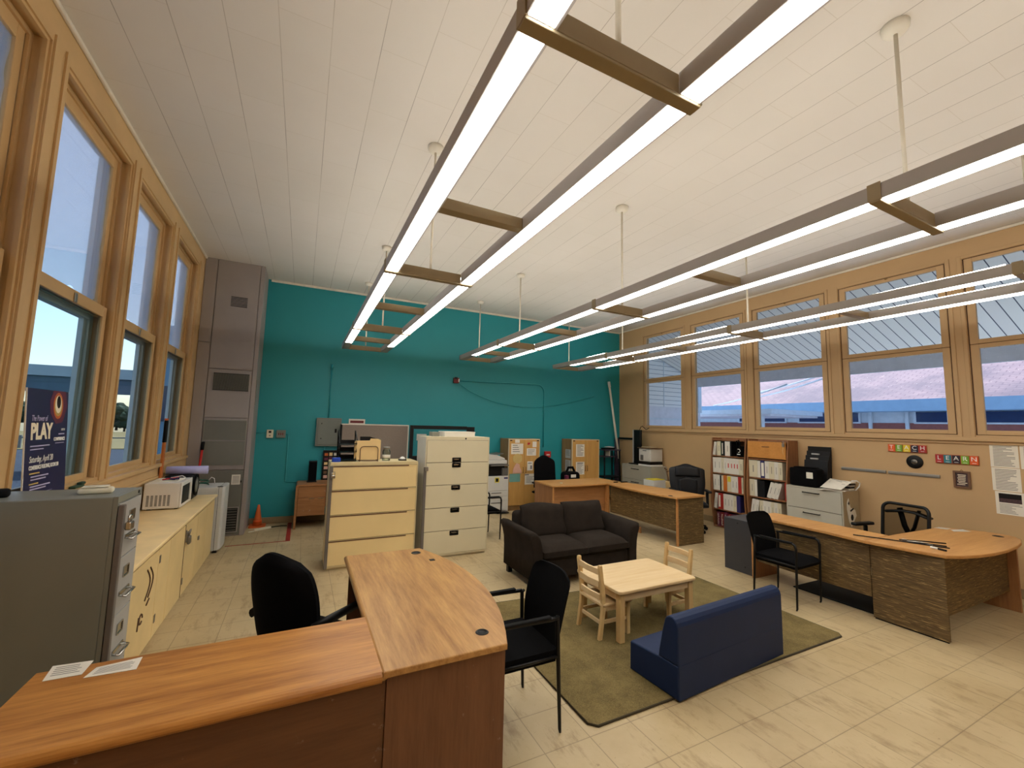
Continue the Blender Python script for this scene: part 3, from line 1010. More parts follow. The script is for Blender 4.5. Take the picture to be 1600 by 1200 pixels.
# ------------------------------------------------------------------ low cupboards under the windows
CZ = .775
t = thing('low_cupboard', 'long low beige cupboard with flat doors under the windows', 'cupboard', (-1.48, 3.40, 0))
LEN = 6.80 - 3.40
box('carcass', 'cupboard door', (0, 0, .0), (.505, LEN, CZ - .03), t)
ys = [0, .37, .98, 1.32, 1.85, 2.41, 2.89, LEN - .02]
for i, (a, b) in enumerate(zip(ys, ys[1:])):
    d = box('door', 'cupboard door', (.506, a + (.008 if i == 4 else .003), .03), (.522, b - (.008 if i == 3 else .003), CZ - .06), t, .002)
    if i in (2, 4):
        for z in (.14, .60):
            box('hinge', 'steel', (.522, a + .02, z), (.526, a + .032, z + .06), d)
            box('hinge', 'steel', (.522, a + .04, z), (.526, a + .052, z + .06), d)
    if i == 5:
        box('latch', 'steel', (.522, a + .05, .42), (.535, a + .1, .46), d, .004)
for y_, w_ in ((.37, .002), (.98, .002), (1.32, .002), (1.85, .007), (2.41, .002), (2.89, .002)):
    box('gap', 'marker shade brown', (.5055, y_ - w_, .03), (.5235 if w_ > .005 else .510, y_ + w_, CZ - .06), t)  # door seams: shade between the doors put in as dark strips
box('gap', 'marker shade brown', (.5055, 0, CZ - .058), (.512, LEN, CZ - .031), t)  # shadow below the counter top, painted as a dark strip
m = MB()
m.T = Matrix.Translation((0, -.85, 0))
m.box((.523, 2.72, .54), (.537, 2.79, .64), .006)
m.tube([(.54, 2.735, .60), (.552, 2.735, .66), (.552, 2.775, .66), (.54, 2.775, .60)], .006, 6)
m.box((.535, 2.72, .52), (.56, 2.79, .60), .01)
m.obj('padlock', 'steel', t)
m = MB()
m.T = Matrix.Translation((0, -.85, 0))
for k in range(2):
    m.tube([(.5235, 1.62 - k * .07 + .09 * math.sin(u / 8 * math.pi), .42 + .22 * u / 8) for u in range(9)], .006, 5)
m.tube([(.5235, 1.50 + .035 * math.cos(u), .31 + .035 * math.sin(u)) for u in [k * .7 for k in range(9)]], .006, 5)
m.tube([(.5235, 1.60, .37), (.5235, 1.66, .40)], .006, 5)
m.tube([(.5235, 1.44, .25), (.5235, 1.45, .34)], .006, 5)
m.obj('scribble', 'marker shade brown', t)
tag(box('counter_top', 'counter', (-1.498, 3.38, CZ - .03), (-.935, 6.815, CZ), bevel=.008, segs=3), 'beige laminate counter top over the low cupboards by the windows', 'counter')

def microwave():
    t = thing('microwave', 'small ivory microwave oven on the beige counter', 'microwave', (-1.465, 5.83, CZ))
    w, d, h = .33, .50, .285
    box('body', 'appliance white', (0, 0, .012), (w - .02, d, h), t, .008)
    m = MB()
    for x in (.03, w - .06):
        for y in (.04, d - .06):
            m.box((x, y, 0), (x + .03, y + .03, .013))
    m.obj('foot', 'black plastic', t)
    m = MB()
    for i in range(6):
        for k in range(9):
            m.box((.03 + i * .036, -.0012, .045 + k * .013), (.052 + i * .036, .001, .052 + k * .013))
    m.obj('vent', 'print dark', t)
    f = box('door', 'appliance white', (w - .02, .0, .014), (w, d - .11, h), t, .006)
    box('glass', 'black plastic', (w - .002, .03, .05), (w + .002, d - .15, h - .04), f, .001)
    box('control_panel', 'appliance white', (w - .02, d - .108, .014), (w - .002, d, h), t, .004)
    box('handle', 'appliance white', (w, d - .135, .05), (w + .02, d - .118, h - .04), f, .005)
microwave()
paper('paper_stack', 'white papers lying on top of the ivory microwave', 'paper', [(-1.44, 5.93, CZ + .2855), (-1.20, 5.96, CZ + .2855), (-1.19, 6.24, CZ + .2855), (-1.43, 6.28, CZ + .2855)], thick=.006)
t = thing('scissors', 'red and blue scissors and pens on the microwave top', 'scissors', (-1.30, 6.08, CZ + .292))
MB().tube([(-.06, -.05, .008), (.06, .06, .02)], .007, 6).obj('handle', 'red paint', t)
MB().tube([(-.05, .06, .008), (.05, -.06, .012), (.09, -.07, .02), (.06, -.03, .015)], .011, 6).obj('handle', 'binder navy', t)
MB().tube([(.0, .02, .02), (.09, .1, .03), (.12, .09, .012)], .005, 6).obj('blade', 'white ink', t)

def stereo():
    t = thing('stereo', 'black stereo speaker with a round cone behind the microwave', 'stereo', (-1.43, 6.39, CZ))
    w, d, h = .285, .36, .30
    MB().box((0, 0, 0), (w, d, h), .02, 3).obj('body', 'black plastic', t)
    m = MB()
    m.lathe([(.13, 0), (.135, .012), (.115, .016), (.10, .006), (.04, -.008 + .012), (.0, .01)], (w, d / 2, h * .55), 28, 'x')
    m.obj('speaker_ring', 'black rubber', t)
    m = MB()
    m.lathe([(.095, .011), (.05, .014), (.0, .018)], (w, d / 2, h * .55), 24, 'x')
    m.obj('cone', 'cabinet grey', t)
stereo()
m = MB()
m.lathe([(.047, 0), (.050, .002), (.050, .415), (.047, .417), (.024, .417), (.022, .40), (.0, .40)], (-1.44, 6.52, 1.127), 20, 'x')
m.tube([(-1.44 + .30, 6.52 + .0508 * math.cos(k * .628), 1.127 + .0508 * math.sin(k * .628)) for k in range(10)], .002, 4, closed=True)
tag(m.obj('paper_roll', 'lilac roll'), 'pale lilac paper roll lying across the top of the black stereo', 'roll')

def fridge():
    t = thing('mini_fridge', 'small off-white fridge at the end of the low counter', 'fridge', (-1.42, 6.86, 0))
    w, d, h = .555, .47, .86
    box('body', 'fridge white', (0, 0, .03), (w - .075, d, h), t, .008)
    m = MB()
    m.prism([(w - .07, .0), (w - .03, .0), (w - .008, .05), (w, .16), (w, d - .16), (w - .008, d - .05), (w - .03, d), (w - .07, d)], .035, h, bevel=.006, smooth=False)
    m.obj('door', 'fridge white', t)
    box('gasket', 'print dark', (w - .075, .006, .04), (w - .07, d - .006, h - .006), t)
    m = MB()
    m.box((w - .09, .0, h), (w - .03, .05, h + .006))
    m.obj('hinge', 'black plastic', t)
    m = MB()
    m.box((w - .09, .02, 0), (w - .04, .06, .032))
    m.obj('foot', 'black plastic', t)
    for x_, y_ in ((.02, .02), (.02, d - .06), (w - .09, d - .06)):
        box('foot', 'black plastic', (x_, y_, 0), (x_ + .04, y_ + .04, .032), t)
fridge()
t = thing('power_adapter', 'green cable and white plug adapter on top of the small fridge', 'adapter', (-1.14, 7.08, .8605))
MB().tube([(.0 + .05 * math.cos(k * .6), .05 * math.sin(k * .6), .012 + .004 * k) for k in range(18)], .01, 6).obj('cord', 'green cord', t)
MB().tube([(.05, 0, .07), (.08, -.02, .11), (.11, 0, .09), (.12, .02, .012)], .005, 6).obj('plug_lead', 'white ink', t)
box('plug', 'ivory plastic', (-.09, -.03, 0), (-.05, .02, .06), t, .006)
t = thing('stick_paddle', 'orange wooden stick with black upper half standing by the end window', 'stick', (-1.452, 6.355, CZ), 0)
box('handle', 'stick orange', (-.012, -.035, 0), (.012, .035, .70), t, .004)
box('blade', 'black rubber', (-.014, -.037, .70), (.014, .037, .96), t, .006)
box('tip', 'orange plastic', (-.013, -.036, .96), (.013, .036, .985), t, .004)
t = thing('hand_tool', 'red long-handled tool leaning against the brown heater cabinet', 'tool', (-1.33, 7.42, 0))
MB().tube([(0, 0, .0), (.03, .26, 1.30)], .016, 8).obj('handle', 'red paint', t)
MB().tube([(.03, .26, 1.30), (.033, .285, 1.42)], .02, 8).obj('grip', 'black rubber', t)
t = thing('name_plate', 'small wooden plate fixed below the window ledge', 'plate', (-1.4775, 4.68, 1.14))
box('plate', 'frame brown', (0, -.12, -.022), (.008, .12, .022), t, .002)
t = thing('toy_figure', 'small green toy lying on the window ledge beside the poster', 'toy', (-1.475, 4.32, 1.2352))
MB().box((-.02, -.09, 0), (.02, .06, .018), .006, 3).box((-.015, .02, .015), (.015, .09, .035), .006, 3).obj('body', 'leaf dark', t)

# ------------------------------------------------------------------ tall brown heater cabinet in the corner
def heater():
    t = thing('heater_cabinet', 'tall brown metal heater cabinet filling the corner up to the ceiling', 'heater', (-1.495, 7.76, 0))
    W, Dp, H = .80, .685, ZC - .002
    box('body', 'heater paint', (0, .02, 0), (W, Dp, H), t, .004)
    box('side_panel', 'heater paint', (.0, .0, 0), (.155, .019, 2.93), t, .003)
    box('side_panel', 'heater paint', (.0, .0, 2.94), (.155, .019, H), t, .003)
    box('upper_panel', 'heater paint', (.165, .0, 2.54), (.735, .019, H), t, .003)
    box('corner_post', 'heater paint', (.742, .0, 0), (W, .019, H), t, .003)
    p_ = box('middle_panel', 'heater paint', (.165, .0, 1.79), (.735, .019, 2.53), t, .003)
    def grille(name, x0, x1, z0, z1, par, n, mat, vertical=False):
        m = MB()
        m.box((x0, -.006, z0), (x1, .0, z1))
        q = m.obj(name, mat, par)
        m = MB()
        for i in range(n):
            f = (i + .5) / n
            if vertical:
                x = x0 + (x1 - x0) * f
                m.box((x - .003, -.012, z0 + .01), (x + .003, -.006, z1 - .01))
            else:
                z = z0 + (z1 - z0) * f
                m.box((x0 + .01, -.012, z - .004), (x1 - .01, -.006, z + .004))
        m.obj('slats', 'heater panel', q)
        m = MB()
        m.box((x0 - .012, -.009, z0 - .012), (x0, 0, z1 + .012)).box((x1, -.009, z0 - .012), (x1 + .012, 0, z1 + .012)).box((x0, -.009, z0 - .012), (x1, 0, z0)).box((x0, -.009, z1), (x1, 0, z1 + .012))
        m.obj('frame', 'heater paint', q)
    grille('air_grille', .235, .705, 2.205, 2.475, p_, 34, 'dark grille', True)
    m = MB()
    for i in range(7):
        m.box((.37, -.008, 3.54 + i * .024), (.59, -.0, 3.549 + i * .024))
    m.obj('louvre', 'dark grille', t)
    lp = box('lower_panel', 'heater paint', (.165, .0, 1.0), (.735, .019, 1.78), t, .003)
    for a, b in ((1.455, 1.74), (1.075, 1.42)):
        box('mesh_screen', 'heater panel', (.185, -.006, a), (.745 - .03, -.0, b), lp, .002)
        m = MB()
        m.box((.178, -.01, a - .01), (.722, 0, a)).box((.178, -.01, b), (.722, 0, b + .01)).box((.176, -.01, a), (.185, 0, b)).box((.715, -.01, a), (.724, 0, b))
        m.obj('frame', 'cabinet grey', lp)
    d = box('access_door', 'heater panel', (.165, .0, .03), (.735, .019, .985), t, .003)
    grille('floor_grille', .30, .70, .07, .42, d, 9, 'dark grille')
    box('latch', 'black plastic', (.70, -.01, .80), (.72, 0, .83), d)
    o = box('notice', 'paper', (.585, -.0025, .77), (.70, -.0005, .92), d)
    m = MB()
    for k in range(6):
        m.box((.60, -.0035, .79 + k * .02), (.685, -.003, .797 + k * .02))
    m.obj('print', 'print grey', d)
    m = MB()
    m.box((W + .001, .02, 2.0), (W + .008, .03, 2.4))
    m.obj('seam', 'heater panel', t)
heater()

# ------------------------------------------------------------------ end wall fittings
def wall_box(name, label, cat, x0, x1, z0, z1, dep, mat, y=Y1, group=None):
    t = thing(name, label, cat, ((x0 + x1) / 2, y, z0), group=group)
    w, h = (x1 - x0) / 2, z1 - z0
    box('body', mat, (-w, -dep, 0), (w, -.001, h), t, .004)
    return t, w, h
t, w, h = wall_box('electric_panel', 'grey electrical panel on the teal wall', 'electrical panel', .235, .655, 1.32, 1.83, .075, 'panel grey')
box('door', 'panel grey', (-w + .03, -.088, .03), (w - .03, -.075, h - .03), t, .003)
box('latch', 'black plastic', (w - .11, -.096, h * .48), (w - .075, -.088, h * .48 + .07), t, .002)
m = MB()
for z in (h * .25, h * .78):
    m.box((-w + .08, -.092, z), (-w + .095, -.088, z + .02))
m.obj('screw', 'black plastic', t)
def conduit(label, pts, r=.011, mat='conduit teal'):
    m = MB()
    m.tube(pts, r, 8)
    return tag(m.obj('wall_conduit', mat), label, 'conduit')
yb = Y1 - .014
o = conduit('short teal conduit rising from the grey electrical panel', [(.435, yb, 1.832), (.435, yb, 2.78)], .013)
MB().cyl((.435, yb, 2.74), (.435, yb, 2.83), .024, n=10).obj('cap', 'conduit teal', o)
conduit('thin teal conduit running from the heater to the two wall boxes', [(-.69, yb, 1.545), (-.555, yb, 1.545)], .008)
conduit('thin teal conduit stepping down from the red-marked box to the small desk', [(-.24, yb, 1.53), (-.2, yb, 1.53), (-.195, yb, .70), (.02, yb, .69)], .008)
conduit('thin teal conduit below the grey electrical panel', [(.40, yb, 1.318), (.40, yb, .70)], .008)
t, w, h = wall_box('switch_plate', 'white wall plate left of the grey box on the teal wall', 'switch', -.535, -.435, 1.46, 1.60, .035, 'ivory plastic')
box('outlet', 'black plastic', (-.02, -.038, .085), (.02, -.034, .12), t)
box('outlet', 'print grey', (-.012, -.038, .03), (.012, -.034, .05), t)
t, w, h = wall_box('junction_box', 'small grey junction box beside the white wall plate', 'electrical box', -.385, -.245, 1.465, 1.595, .05, 'panel grey')
m = MB()
for k in range(3):
    m.box((-.04 + k * .03, -.054, .045), (-.025 + k * .03, -.05, .085))
m.obj('marking', 'dark red', t)

t = thing('fire_horn', 'red and black fire alarm horn high on the teal wall', 'alarm', (2.86, Y1, 2.64))
box('body', 'dark red', (-.06, -.06, 0), (.06, -.001, .11), t, .008)
box('grille', 'black plastic', (-.05, -.08, .08), (.01, -.06, .12), t, .004)
box('lamp', 'white ink', (.035, -.075, .02), (.055, -.06, .085), t, .003)
conduit('dark conduit running from the alarm horn and down the teal wall', [(2.93, yb, 2.69), (4.85, yb, 2.735)] + [(4.85 + .18 * math.sin(a), yb, 2.555 + .18 * math.cos(a)) for a in (.4, .8, 1.2, 1.57)] + [(5.03, yb, 1.30)], .012)
m = MB()
m.tube([(2.95 + 3.5 * f, Y1 - .036, 2.62 - .42 * math.sin(math.pi * min(1, f * .93) ** .8)) for f in [i / 20 for i in range(21)]], .006, 5)
tag(m.obj('sagging_cable', 'conduit teal'), 'thin cable sagging in a curve across the teal wall', 'cable')
t, w, h = wall_box('fire_pull', 'red fire alarm pull box on the teal wall behind the black chair', 'alarm', 5.06, 5.22, 1.06, 1.20, .05, 'red paint')
box('lever', 'white ink', (-.04, -.058, .05), (.04, -.05, .075), t)

t = thing('traffic_cone', 'small orange traffic cone standing on the floor by the heater', 'cone', (-.555, 8.31, 0))
MB().lathe([(.075, .02), (.055, .11), (.055, .112), (.018, .345), (.014, .35), (0, .35)], n=20).obj('body', 'orange plastic', t)
MB().prism(rounded_rect(.24, .24, .03), 0, .022).obj('base', 'orange plastic', t)
MB().lathe([(.0652, .075), (.0578, .105)], n=20).obj('band', 'orange sign', t)
t = thing('power_strip', 'white power strip lying on the floor near the orange cone', 'power strip', (-.46, 8.03, 0), .55)
box('body', 'ivory plastic', (-.13, -.025, 0), (.13, .025, .035), t, .008)
MB().tube([(.13, 0, .015), (.22, .02, .008), (.30, -.02, .008), (.36, -.08, .008)], .007, 6).obj('cord', 'black rubber', t)
box('floor_lead', 'ivory plastic', (-.22, -.012, 0), (-.131, -.002, .01), t)
m = MB()
m.box((-.105, 7.16, 0), (-.045, 8.40, .003)).box((-.85, 7.16, 0), (-.105, 7.185, .003))
tag(m.obj('floor_tape', 'red tape'), 'red tape marking a corner on the floor before the small desk', 'tape')

def small_desk():
    t = thing('small_desk', 'small scuffed wooden desk with a drawer pedestal against the teal wall', 'desk', (-.02, 7.87, 0))
    W, Dp, H = .62, .56, .715
    m = MB()
    m.prism([(0, 0), (.035, 0), (.035, H - .03), (W, H - .03), (W, H), (.03, H), (.012, H - .01), (0, H - .035)], 0, Dp, axis='y', bevel=.003)
    m.obj('top', 'small desk wood', t)
    box('side_panel', 'panel brown z', (W - .035, 0, 0), (W, Dp, H - .03), t)
    p_ = box('pedestal', 'small desk wood', (.036, .03, .20), (.46, Dp - .03, H - .031), t)
    d = box('drawer', 'small desk wood', (.04, .012, .50), (.455, .03, H - .036), t, .003)
    d = box('drawer', 'small desk wood', (.04, .012, .205), (.455, .03, .494), t, .003)
    for x in (.21, .345):
        box('pull', 'chrome', (x, .008, .474), (x + .08, .012, .484), d)
    box('back_panel', 'panel brown', (.47, Dp - .03, .25), (W - .04, Dp - .01, H - .035), t)
small_desk()
box_ = lambda *a, **k: box(*a, **k)
t = thing('desk_speaker', 'slim black speaker standing on the small scuffed desk', 'speaker', (.225, 8.2, .715))
box('cabinet', 'black plastic', (-.068, -.06, .015), (.062, .08, .36), t, .006)
box('grille', 'black mesh', (-.06, -.066, .03), (.055, -.06, .345), t, .004)
box('base', 'black plastic', (-.085, -.075, 0), (.07, .09, .015), t, .004)
t = thing('pin_board', 'black framed board of small photos behind the tan file', 'board', (.52, 8.405, .7155))
box('frame', 'black plastic', (-.14, -.02, 0), (.14, .02, .53), t, .004)
r_ = random.Random(5)
for i in range(3):
    for k in range(6):
        box('photo', r_.choice(['poster maroon', 'manila', 'paper', 'poster orange', 'craft pink', 'frame brown']), (-.115 + i * .078, -.023, .03 + k * .08), (-.05 + i * .078 - r_.random() * .012, -.0202, .09 + k * .08 - r_.random() * .015), t)

t = thing('office_partition', 'grey fabric office partition against the teal wall behind the files', 'partition', (.655, 8.30, 0))
box('panel', 'partition cloth', (.012, -.015, .1), (1.205, .015, 1.715), t, .004)
m = MB()
m.box((-.02, -.02, 0), (.012, .02, 1.72), .003).box((.012, -.02, .0), (1.205, .02, .1), .003)
m.obj('post', 'black plastic', t)
m = MB()
m.box((.0, -.022, 1.715), (1.225, .022, 1.735), .003).box((1.205, -.022, 0), (1.225, .022, 1.735), .003)
m.obj('rail', 'crown white', t)
t = thing('wall_sign', 'small white sign with a dark red band above the grey partition', 'sign', (.93, 8.445, 1.72))
box('plate', 'paper', (-.145, -.008, 0), (.145, 0, .105), t)
box('band', 'dark red', (-.12, -.011, .03), (.12, -.008, .075), t)
t = thing('glazed_partition', 'black framed clear office partition standing behind the tall cream file', 'partition', (1.84, 8.0, 0))
m = MB()
m.box((0, -.02, 0), (.065, .02, 1.735), .004).box((1.135, -.02, 0), (1.30, .02, 1.725), .004).box((.065, -.02, 1.665), (1.135, .02, 1.735), .004).box((.065, -.02, 0), (1.135, .02, 1.16), .004)
m.obj('frame', 'black plastic', t)
box('pane', 'clear pane', (.065, -.003, 1.16), (1.135, .003, 1.665), t)
t, w, h = wall_box('wall_label', 'small white notice on the teal wall behind the black partition frame', 'notice', 2.08, 2.28, 1.43, 1.56, .01, 'paper')

# ------------------------------------------------------------------ lateral files
def lateral(name, label, loc, W, Dp, H, n, body, front, parts, rz=0, plinth=.03, topz=.03, inset=.012):
    t = thing(name, label, 'file cabinet', loc, rz)
    box('body', body, (0, .018, plinth), (W, Dp, H), t, .004)
    m = MB()
    m.box((0, 0, plinth), (inset, .018, H)).box((W - inset, 0, plinth), (W, .018, H)).box((inset, 0, H - topz), (W - inset, .018, H)).box((.015, .03, 0), (W - .015, Dp - .015, plinth))
    m.box((inset, 0, plinth), (W - inset, .018, plinth + .02))
    m.obj('front_frame', body, t)
    hgt = (H - topz - plinth - .02) / n
    box('recess_shade', 'marker shade brown', (inset, .0165, plinth + .02), (W - inset, .0179, H - topz), t)  # dark backing, colours in the shade of the drawer gaps
    for i in range(n):
        z0 = plinth + .02 + i * hgt
        d = box('drawer', front, (inset + .004, -.006, z0 + .003), (W - inset - .004, .016, z0 + hgt - .004), t, .003)
        parts(d, W, z0, hgt, i)
    return t
def slot_parts(d, W, z0, h, i):
    box('pull_slot', 'frame brown', (.03, -.0085, z0 + h - .022), (W - .12, -.0055, z0 + h - .006), d)
    box('lip', 'file tan body', (.02, -.012, z0 + h - .006), (W - .02, -.0055, z0 + h - .002), d)
t = lateral('lateral_file', 'low tan four-drawer lateral file in front of the grey partition', (.345, 5.60, 0), 1.07, .46, 1.273, 4, 'file tan body', 'file tan', slot_parts, topz=.035)
box('locking_bar', 'bar grey', (-.006, -.03, .03), (.03, -.007, 1.235), t, .004)
m = MB()
m.box((.012, -.07, 1.09), (.058, -.032, 1.13), .008)
m.tube([(.02, -.05, 1.13), (.02, -.05, 1.165), (.05, -.05, 1.165), (.05, -.05, 1.13)], .006, 6)
m.obj('padlock', 'chrome', t)
def cup_parts(d, W, z0, h, i):
    if i == 4:
        z = z0 + .004
    else:
        z = z0 + h - .068
    m = MB()
    frame_ring(m, .125, .062, .01, .010, -.012, -.004, 'y', W * .47, z + .031)
    m.box((W * .47 - .055, -.006, z + .006), (W * .47 + .055, -.0052, z + .056))
    o = m.obj('handle', 'print dark', d)
    box('label', 'chrome', (W * .47 - .04, -.013, z + .03), (W * .47 + .03, -.008, z + .044), o)
t = lateral('lateral_file', 'tall cream five-drawer lateral file beside the dark sofa', (1.505, 5.57, 0), .92, .46, 1.60, 5, 'file cream', 'file cream', cup_parts, topz=.045)
box('side_skin', 'file cream side', (-.002, .02, .03), (0, .458, 1.598), t)
box('locking_bar', 'bar grey', (-.022, -.03, .03), (.014, -.007, 1.20), t, .004)
MB().lathe([(0, -.004), (.012, -.004), (.012, 0), (0, 0)], (.56, 0, 1.578), 12, 'y').obj('lock', 'black plastic', t)
m = MB()
m.box((-.012, -.055, 1.15), (.03, -.031, 1.205), .006)
m.obj('padlock', 'steel', t)
t = thing('cardboard_box', 'flat white box lying on top of the tall cream file', 'box', (2.03, 5.84, 1.60))
box('body', 'paper', (-.23, -.14, 0), (.22, .15, .055), t, .004)
box('lid', 'paper', (-.235, -.145, .055), (.225, .155, .07), t, .004)
t = thing('grey_tray', 'small grey item at the left end of the tall cream file top', 'tray', (1.70, 5.86, 1.60))
box('body', 'cabinet grey', (-.06, -.08, 0), (.05, .08, .06), t, .006)

# things standing on the low tan file
def letter_tray():
    t = thing('letter_tray', 'black three-tier wire letter tray on the low tan file', 'letter tray', (.545, 5.86, 1.274))
    for k, z in enumerate((.012, .11, .205)):
        m = MB()
        y = .015 * k
        m.tube([(-.10, -.15, z + .02), (.10, -.15, z + .02), (.10, .15, z + .05), (-.10, .15, z + .05)], .006, 6, closed=True)
        m.box((-.10, -.15, z), (.10, .15, z + .004))
        m.box((-.10, .146, z), (.10, .15, z + .05)).box((.096, -.15, z), (.10, .15, z + .05))
        m.obj('tray', 'black metal', t)
    m = MB()
    for x in (-.105, .105):
        m.tube([(x, -.10, 0), (x, -.10, .27), (x, .13, .38), (x, .13, 0)], .008, 6)
    m.obj('frame', 'black metal', t)
letter_tray()
def folder_rack():
    t = thing('folder_rack', 'wire rack for folders on the low tan file', 'rack', (.80, 5.76, 1.274))
    m = MB()
    for y in (-.06, .0, .065):
        m.tube([(-.11, y, .0), (-.11, y, .15)] + [(-.07 + .04 * math.cos(a), y, .15 + .04 * math.sin(a)) for a in (2.6, 2.1, 1.57)] + [(.07 - .04 * math.cos(a), y, .15 + .04 * math.sin(a)) for a in (1.57, 2.1, 2.6)] + [(.11, y, .15), (.11, y, 0)], .005, 6)
    m.tube([(-.11, -.07, .012), (.11, -.07, .012), (.11, .07, .012), (-.11, .07, .012)], .005, 6, closed=True)
    m.obj('frame', 'frame brown', t)
folder_rack()
fl = ['front manila folder in the wire rack on the tan file', 'second manila folder in the wire rack, with a raised tab', 'rear manila folder in the wire rack, sticking out on the left']
for k, y in enumerate((5.712, 5.728, 5.742)):
    m = MB()
    dx = -.012 * k
    m.prism([(-.155 + dx, .018), (.14 + dx, .018), (.14 + dx, .27 + .006 * k), (.04 + dx, .275 + .006 * k), (.03 + dx, .262), (-.14 + dx, .258), (-.155 + dx, .245)], 0, .008, axis='y')
    tag(m.obj('manila_folder', 'manila', loc=(.80, y, 1.276)), fl[k], 'folder', 'manila folders in the wire rack')
tag(MB().prism([(-.07, .02), (.11, .02), (.11, .285), (.03, .31), (-.09, .31), (-.09, .285)], 0, .01, axis='y').obj('hanging_folder', 'print dark', loc=(.78, 5.785, 1.276)), 'dark grey folder behind the manila folders', 'folder')
t = thing('glass_jar', 'glass jar with a paper label on the low tan file', 'jar', (1.03, 5.78, 1.2735))
MB().lathe([(0, 0), (.048, 0), (.052, .01), (.052, .12), (.04, .145), (.04, .15), (.036, .15), (.036, .14), (.047, .118), (.047, .012), (0, .008)], n=20).obj('body', 'jar glass', t)
MB().lathe([(0, .15), (.043, .15), (.043, .175), (.04, .18), (0, .18)], n=20).obj('lid', 'steel', t)
MB().lathe([(.0525, .035), (.0525, .075)], n=20).obj('label', 'paper', t)
tag(box('blue_box', 'blue plastic', (.365, 5.66, 1.2735), (.46, 5.76, 1.325), bevel=.006), 'small bright blue box on the left corner of the tan file', 'box')
t = thing('binder_clip', 'small white and black gadget on the right of the tan file top', 'gadget', (1.24, 5.76, 1.2735))
box('base', 'black plastic', (-.05, -.04, 0), (.05, .04, .018), t, .005)
MB().lathe([(.038, .018), (.034, .035), (.018, .048), (0, .052)], n=16).obj('top', 'white ink', t)

# ------------------------------------------------------------------ copier, wardrobes
def copier():
    t = thing('copier', 'off-white office copier against the tan wardrobe', 'copier', (3.30, 7.885, 0))
    W, Dp = .585, .53
    box('base_cabinet', 'copier white', (.0, 0, .03), (W, Dp, .74), t, .006)
    for k, (a, b) in enumerate(((.06, .24), (.25, .335), (.345, .435))):
        d = box('drawer', 'copier white', (.01, -.014, a), (W - .012, -.0, b), t, .004)
        box('handle', 'copier grey', (.20, -.024, b - .035), (.42, -.014, b - .018), d, .003)
    box('front_cover', 'copier white', (.01, -.012, .45), (W - .012, -.0, .735), t, .006)
    box('output_bay', 'black plastic', (.02, .06, .741), (W - .07, Dp - .02, .98), t, .004)
    m = MB()
    m.box((W - .14, .02, .741), (W - .005, .35, .90), .008)
    m.obj('side_tower', 'copier grey', t)
    m = MB()
    m.box((.16, -.05, .945), (W - .02, .14, .972), .006)
    m.obj('control_panel', 'copier grey', t)
    m = MB()
    m.box((-.02, .0, .985), (W - .04, Dp, 1.06), .008)
    m.obj('scanner', 'copier white', t)
    m = MB()
    m.prism([(-.02, 1.062), (W - .06, 1.062), (W - .08, 1.10), (W - .26, 1.165), (-.02, 1.175)], .04, Dp - .01, axis='y', bevel=.01)
    m.obj('document_feeder', 'copier white', t)
    m = MB()
    m.prism([(W - .32, 1.15), (W - .10, 1.185), (W - .10, 1.195), (W - .32, 1.165)], .06, Dp - .1, axis='y')
    m.obj('paper_tray', 'copier grey', t)
    o = box('sticker', 'yellow tag', (.27, -.0145, .615), (.37, -.0125, .715), t)
    box('print', 'print dark', (.29, -.016, .63), (.35, -.0146, .70), o)
    box('badge', 'binder navy', (W - .11, -.0145, .685), (W - .025, -.0125, .715), t)
    m = MB()
    for x in (.04, W - .08):
        for y in (.04, Dp - .08):
            m.cyl((x, y, 0), (x, y, .03), .025, n=10)
    m.obj('caster', 'black plastic', t)
    box('floor_pad', 'black plastic', (.3, -.10, .012), (W - .02, -.02, .03), t)
copier()
def wardrobe(label, x0, x1, Dp, H, y0):
    t = thing('wood_cabinet', label, 'cabinet', (x0, y0, 0))
    W = x1 - x0
    m = MB()
    m.box((0, .02, 0), (.02, Dp, H)).box((W - .02, .02, 0), (W, Dp, H)).box((.02, .02, H - .022), (W - .02, Dp, H)).box((.02, Dp - .012, 0), (W - .02, Dp, H - .022)).box((.02, .03, 0), (W - .02, .05, .10))
    m.obj('carcass', 'ward side', t)
    box('trim', 'file cream', (0, .004, H - .018), (W, .0195, H), t)
    for a, b, s in ((.022, W / 2 - .002, 1), (W / 2 + .002, W - .022, -1)):
        d = box('door', 'ward board', (a, 0, .11), (b, .0195, H - .02), t, .002)
        x = b - .03 if s > 0 else a + .03
        MB().tube([(x, 0, H * .52), (x, -.025, H * .52), (x, -.025, H * .60), (x, 0, H * .60)], .006, 6).obj('handle', 'frame brown', d)
        hx = a + .01 if s > 0 else b - .06
        box('hinge', 'black plastic', (hx, -.004, H - .045), (hx + .05, 0, H - .025), d)
    for x in (.004, W - .018):
        box('edge_strip', 'file cream', (x, .0, 0.0) if 0 else (x, .002, .0), (x + .014, .0197, H - .018), t)
    return t
wardrobe('tan wood storage cabinet covered in papers and crafts beside the copier', 3.925, 4.69, .42, 1.495, 8.0)
wardrobe('tan wood storage cabinet with two printed notices left of the corner', 5.53, 6.31, .42, 1.495, 8.0)
G1, G2 = 'papers on the tan cabinet beside the copier', 'notices on the tan cabinet near the corner'
def front_sheet(name, label, x0, x1, z0, z1, mat='paper', lines=None, group=G1, y=7.998, cat='paper', tilt=0):
    dz = (x1 - x0) * tilt
    return paper(name, label, cat, [(x0, y, z0), (x1, y, z0 + dz), (x1, y, z1 + dz), (x0, y, z1)], mat, group, lines)
front_sheet('notice_sheet', 'largest white sheet at the upper left of the tan cabinet by the copier', 3.985, 4.27, 1.175, 1.395, lines=para(.2, .8, 4, 5))
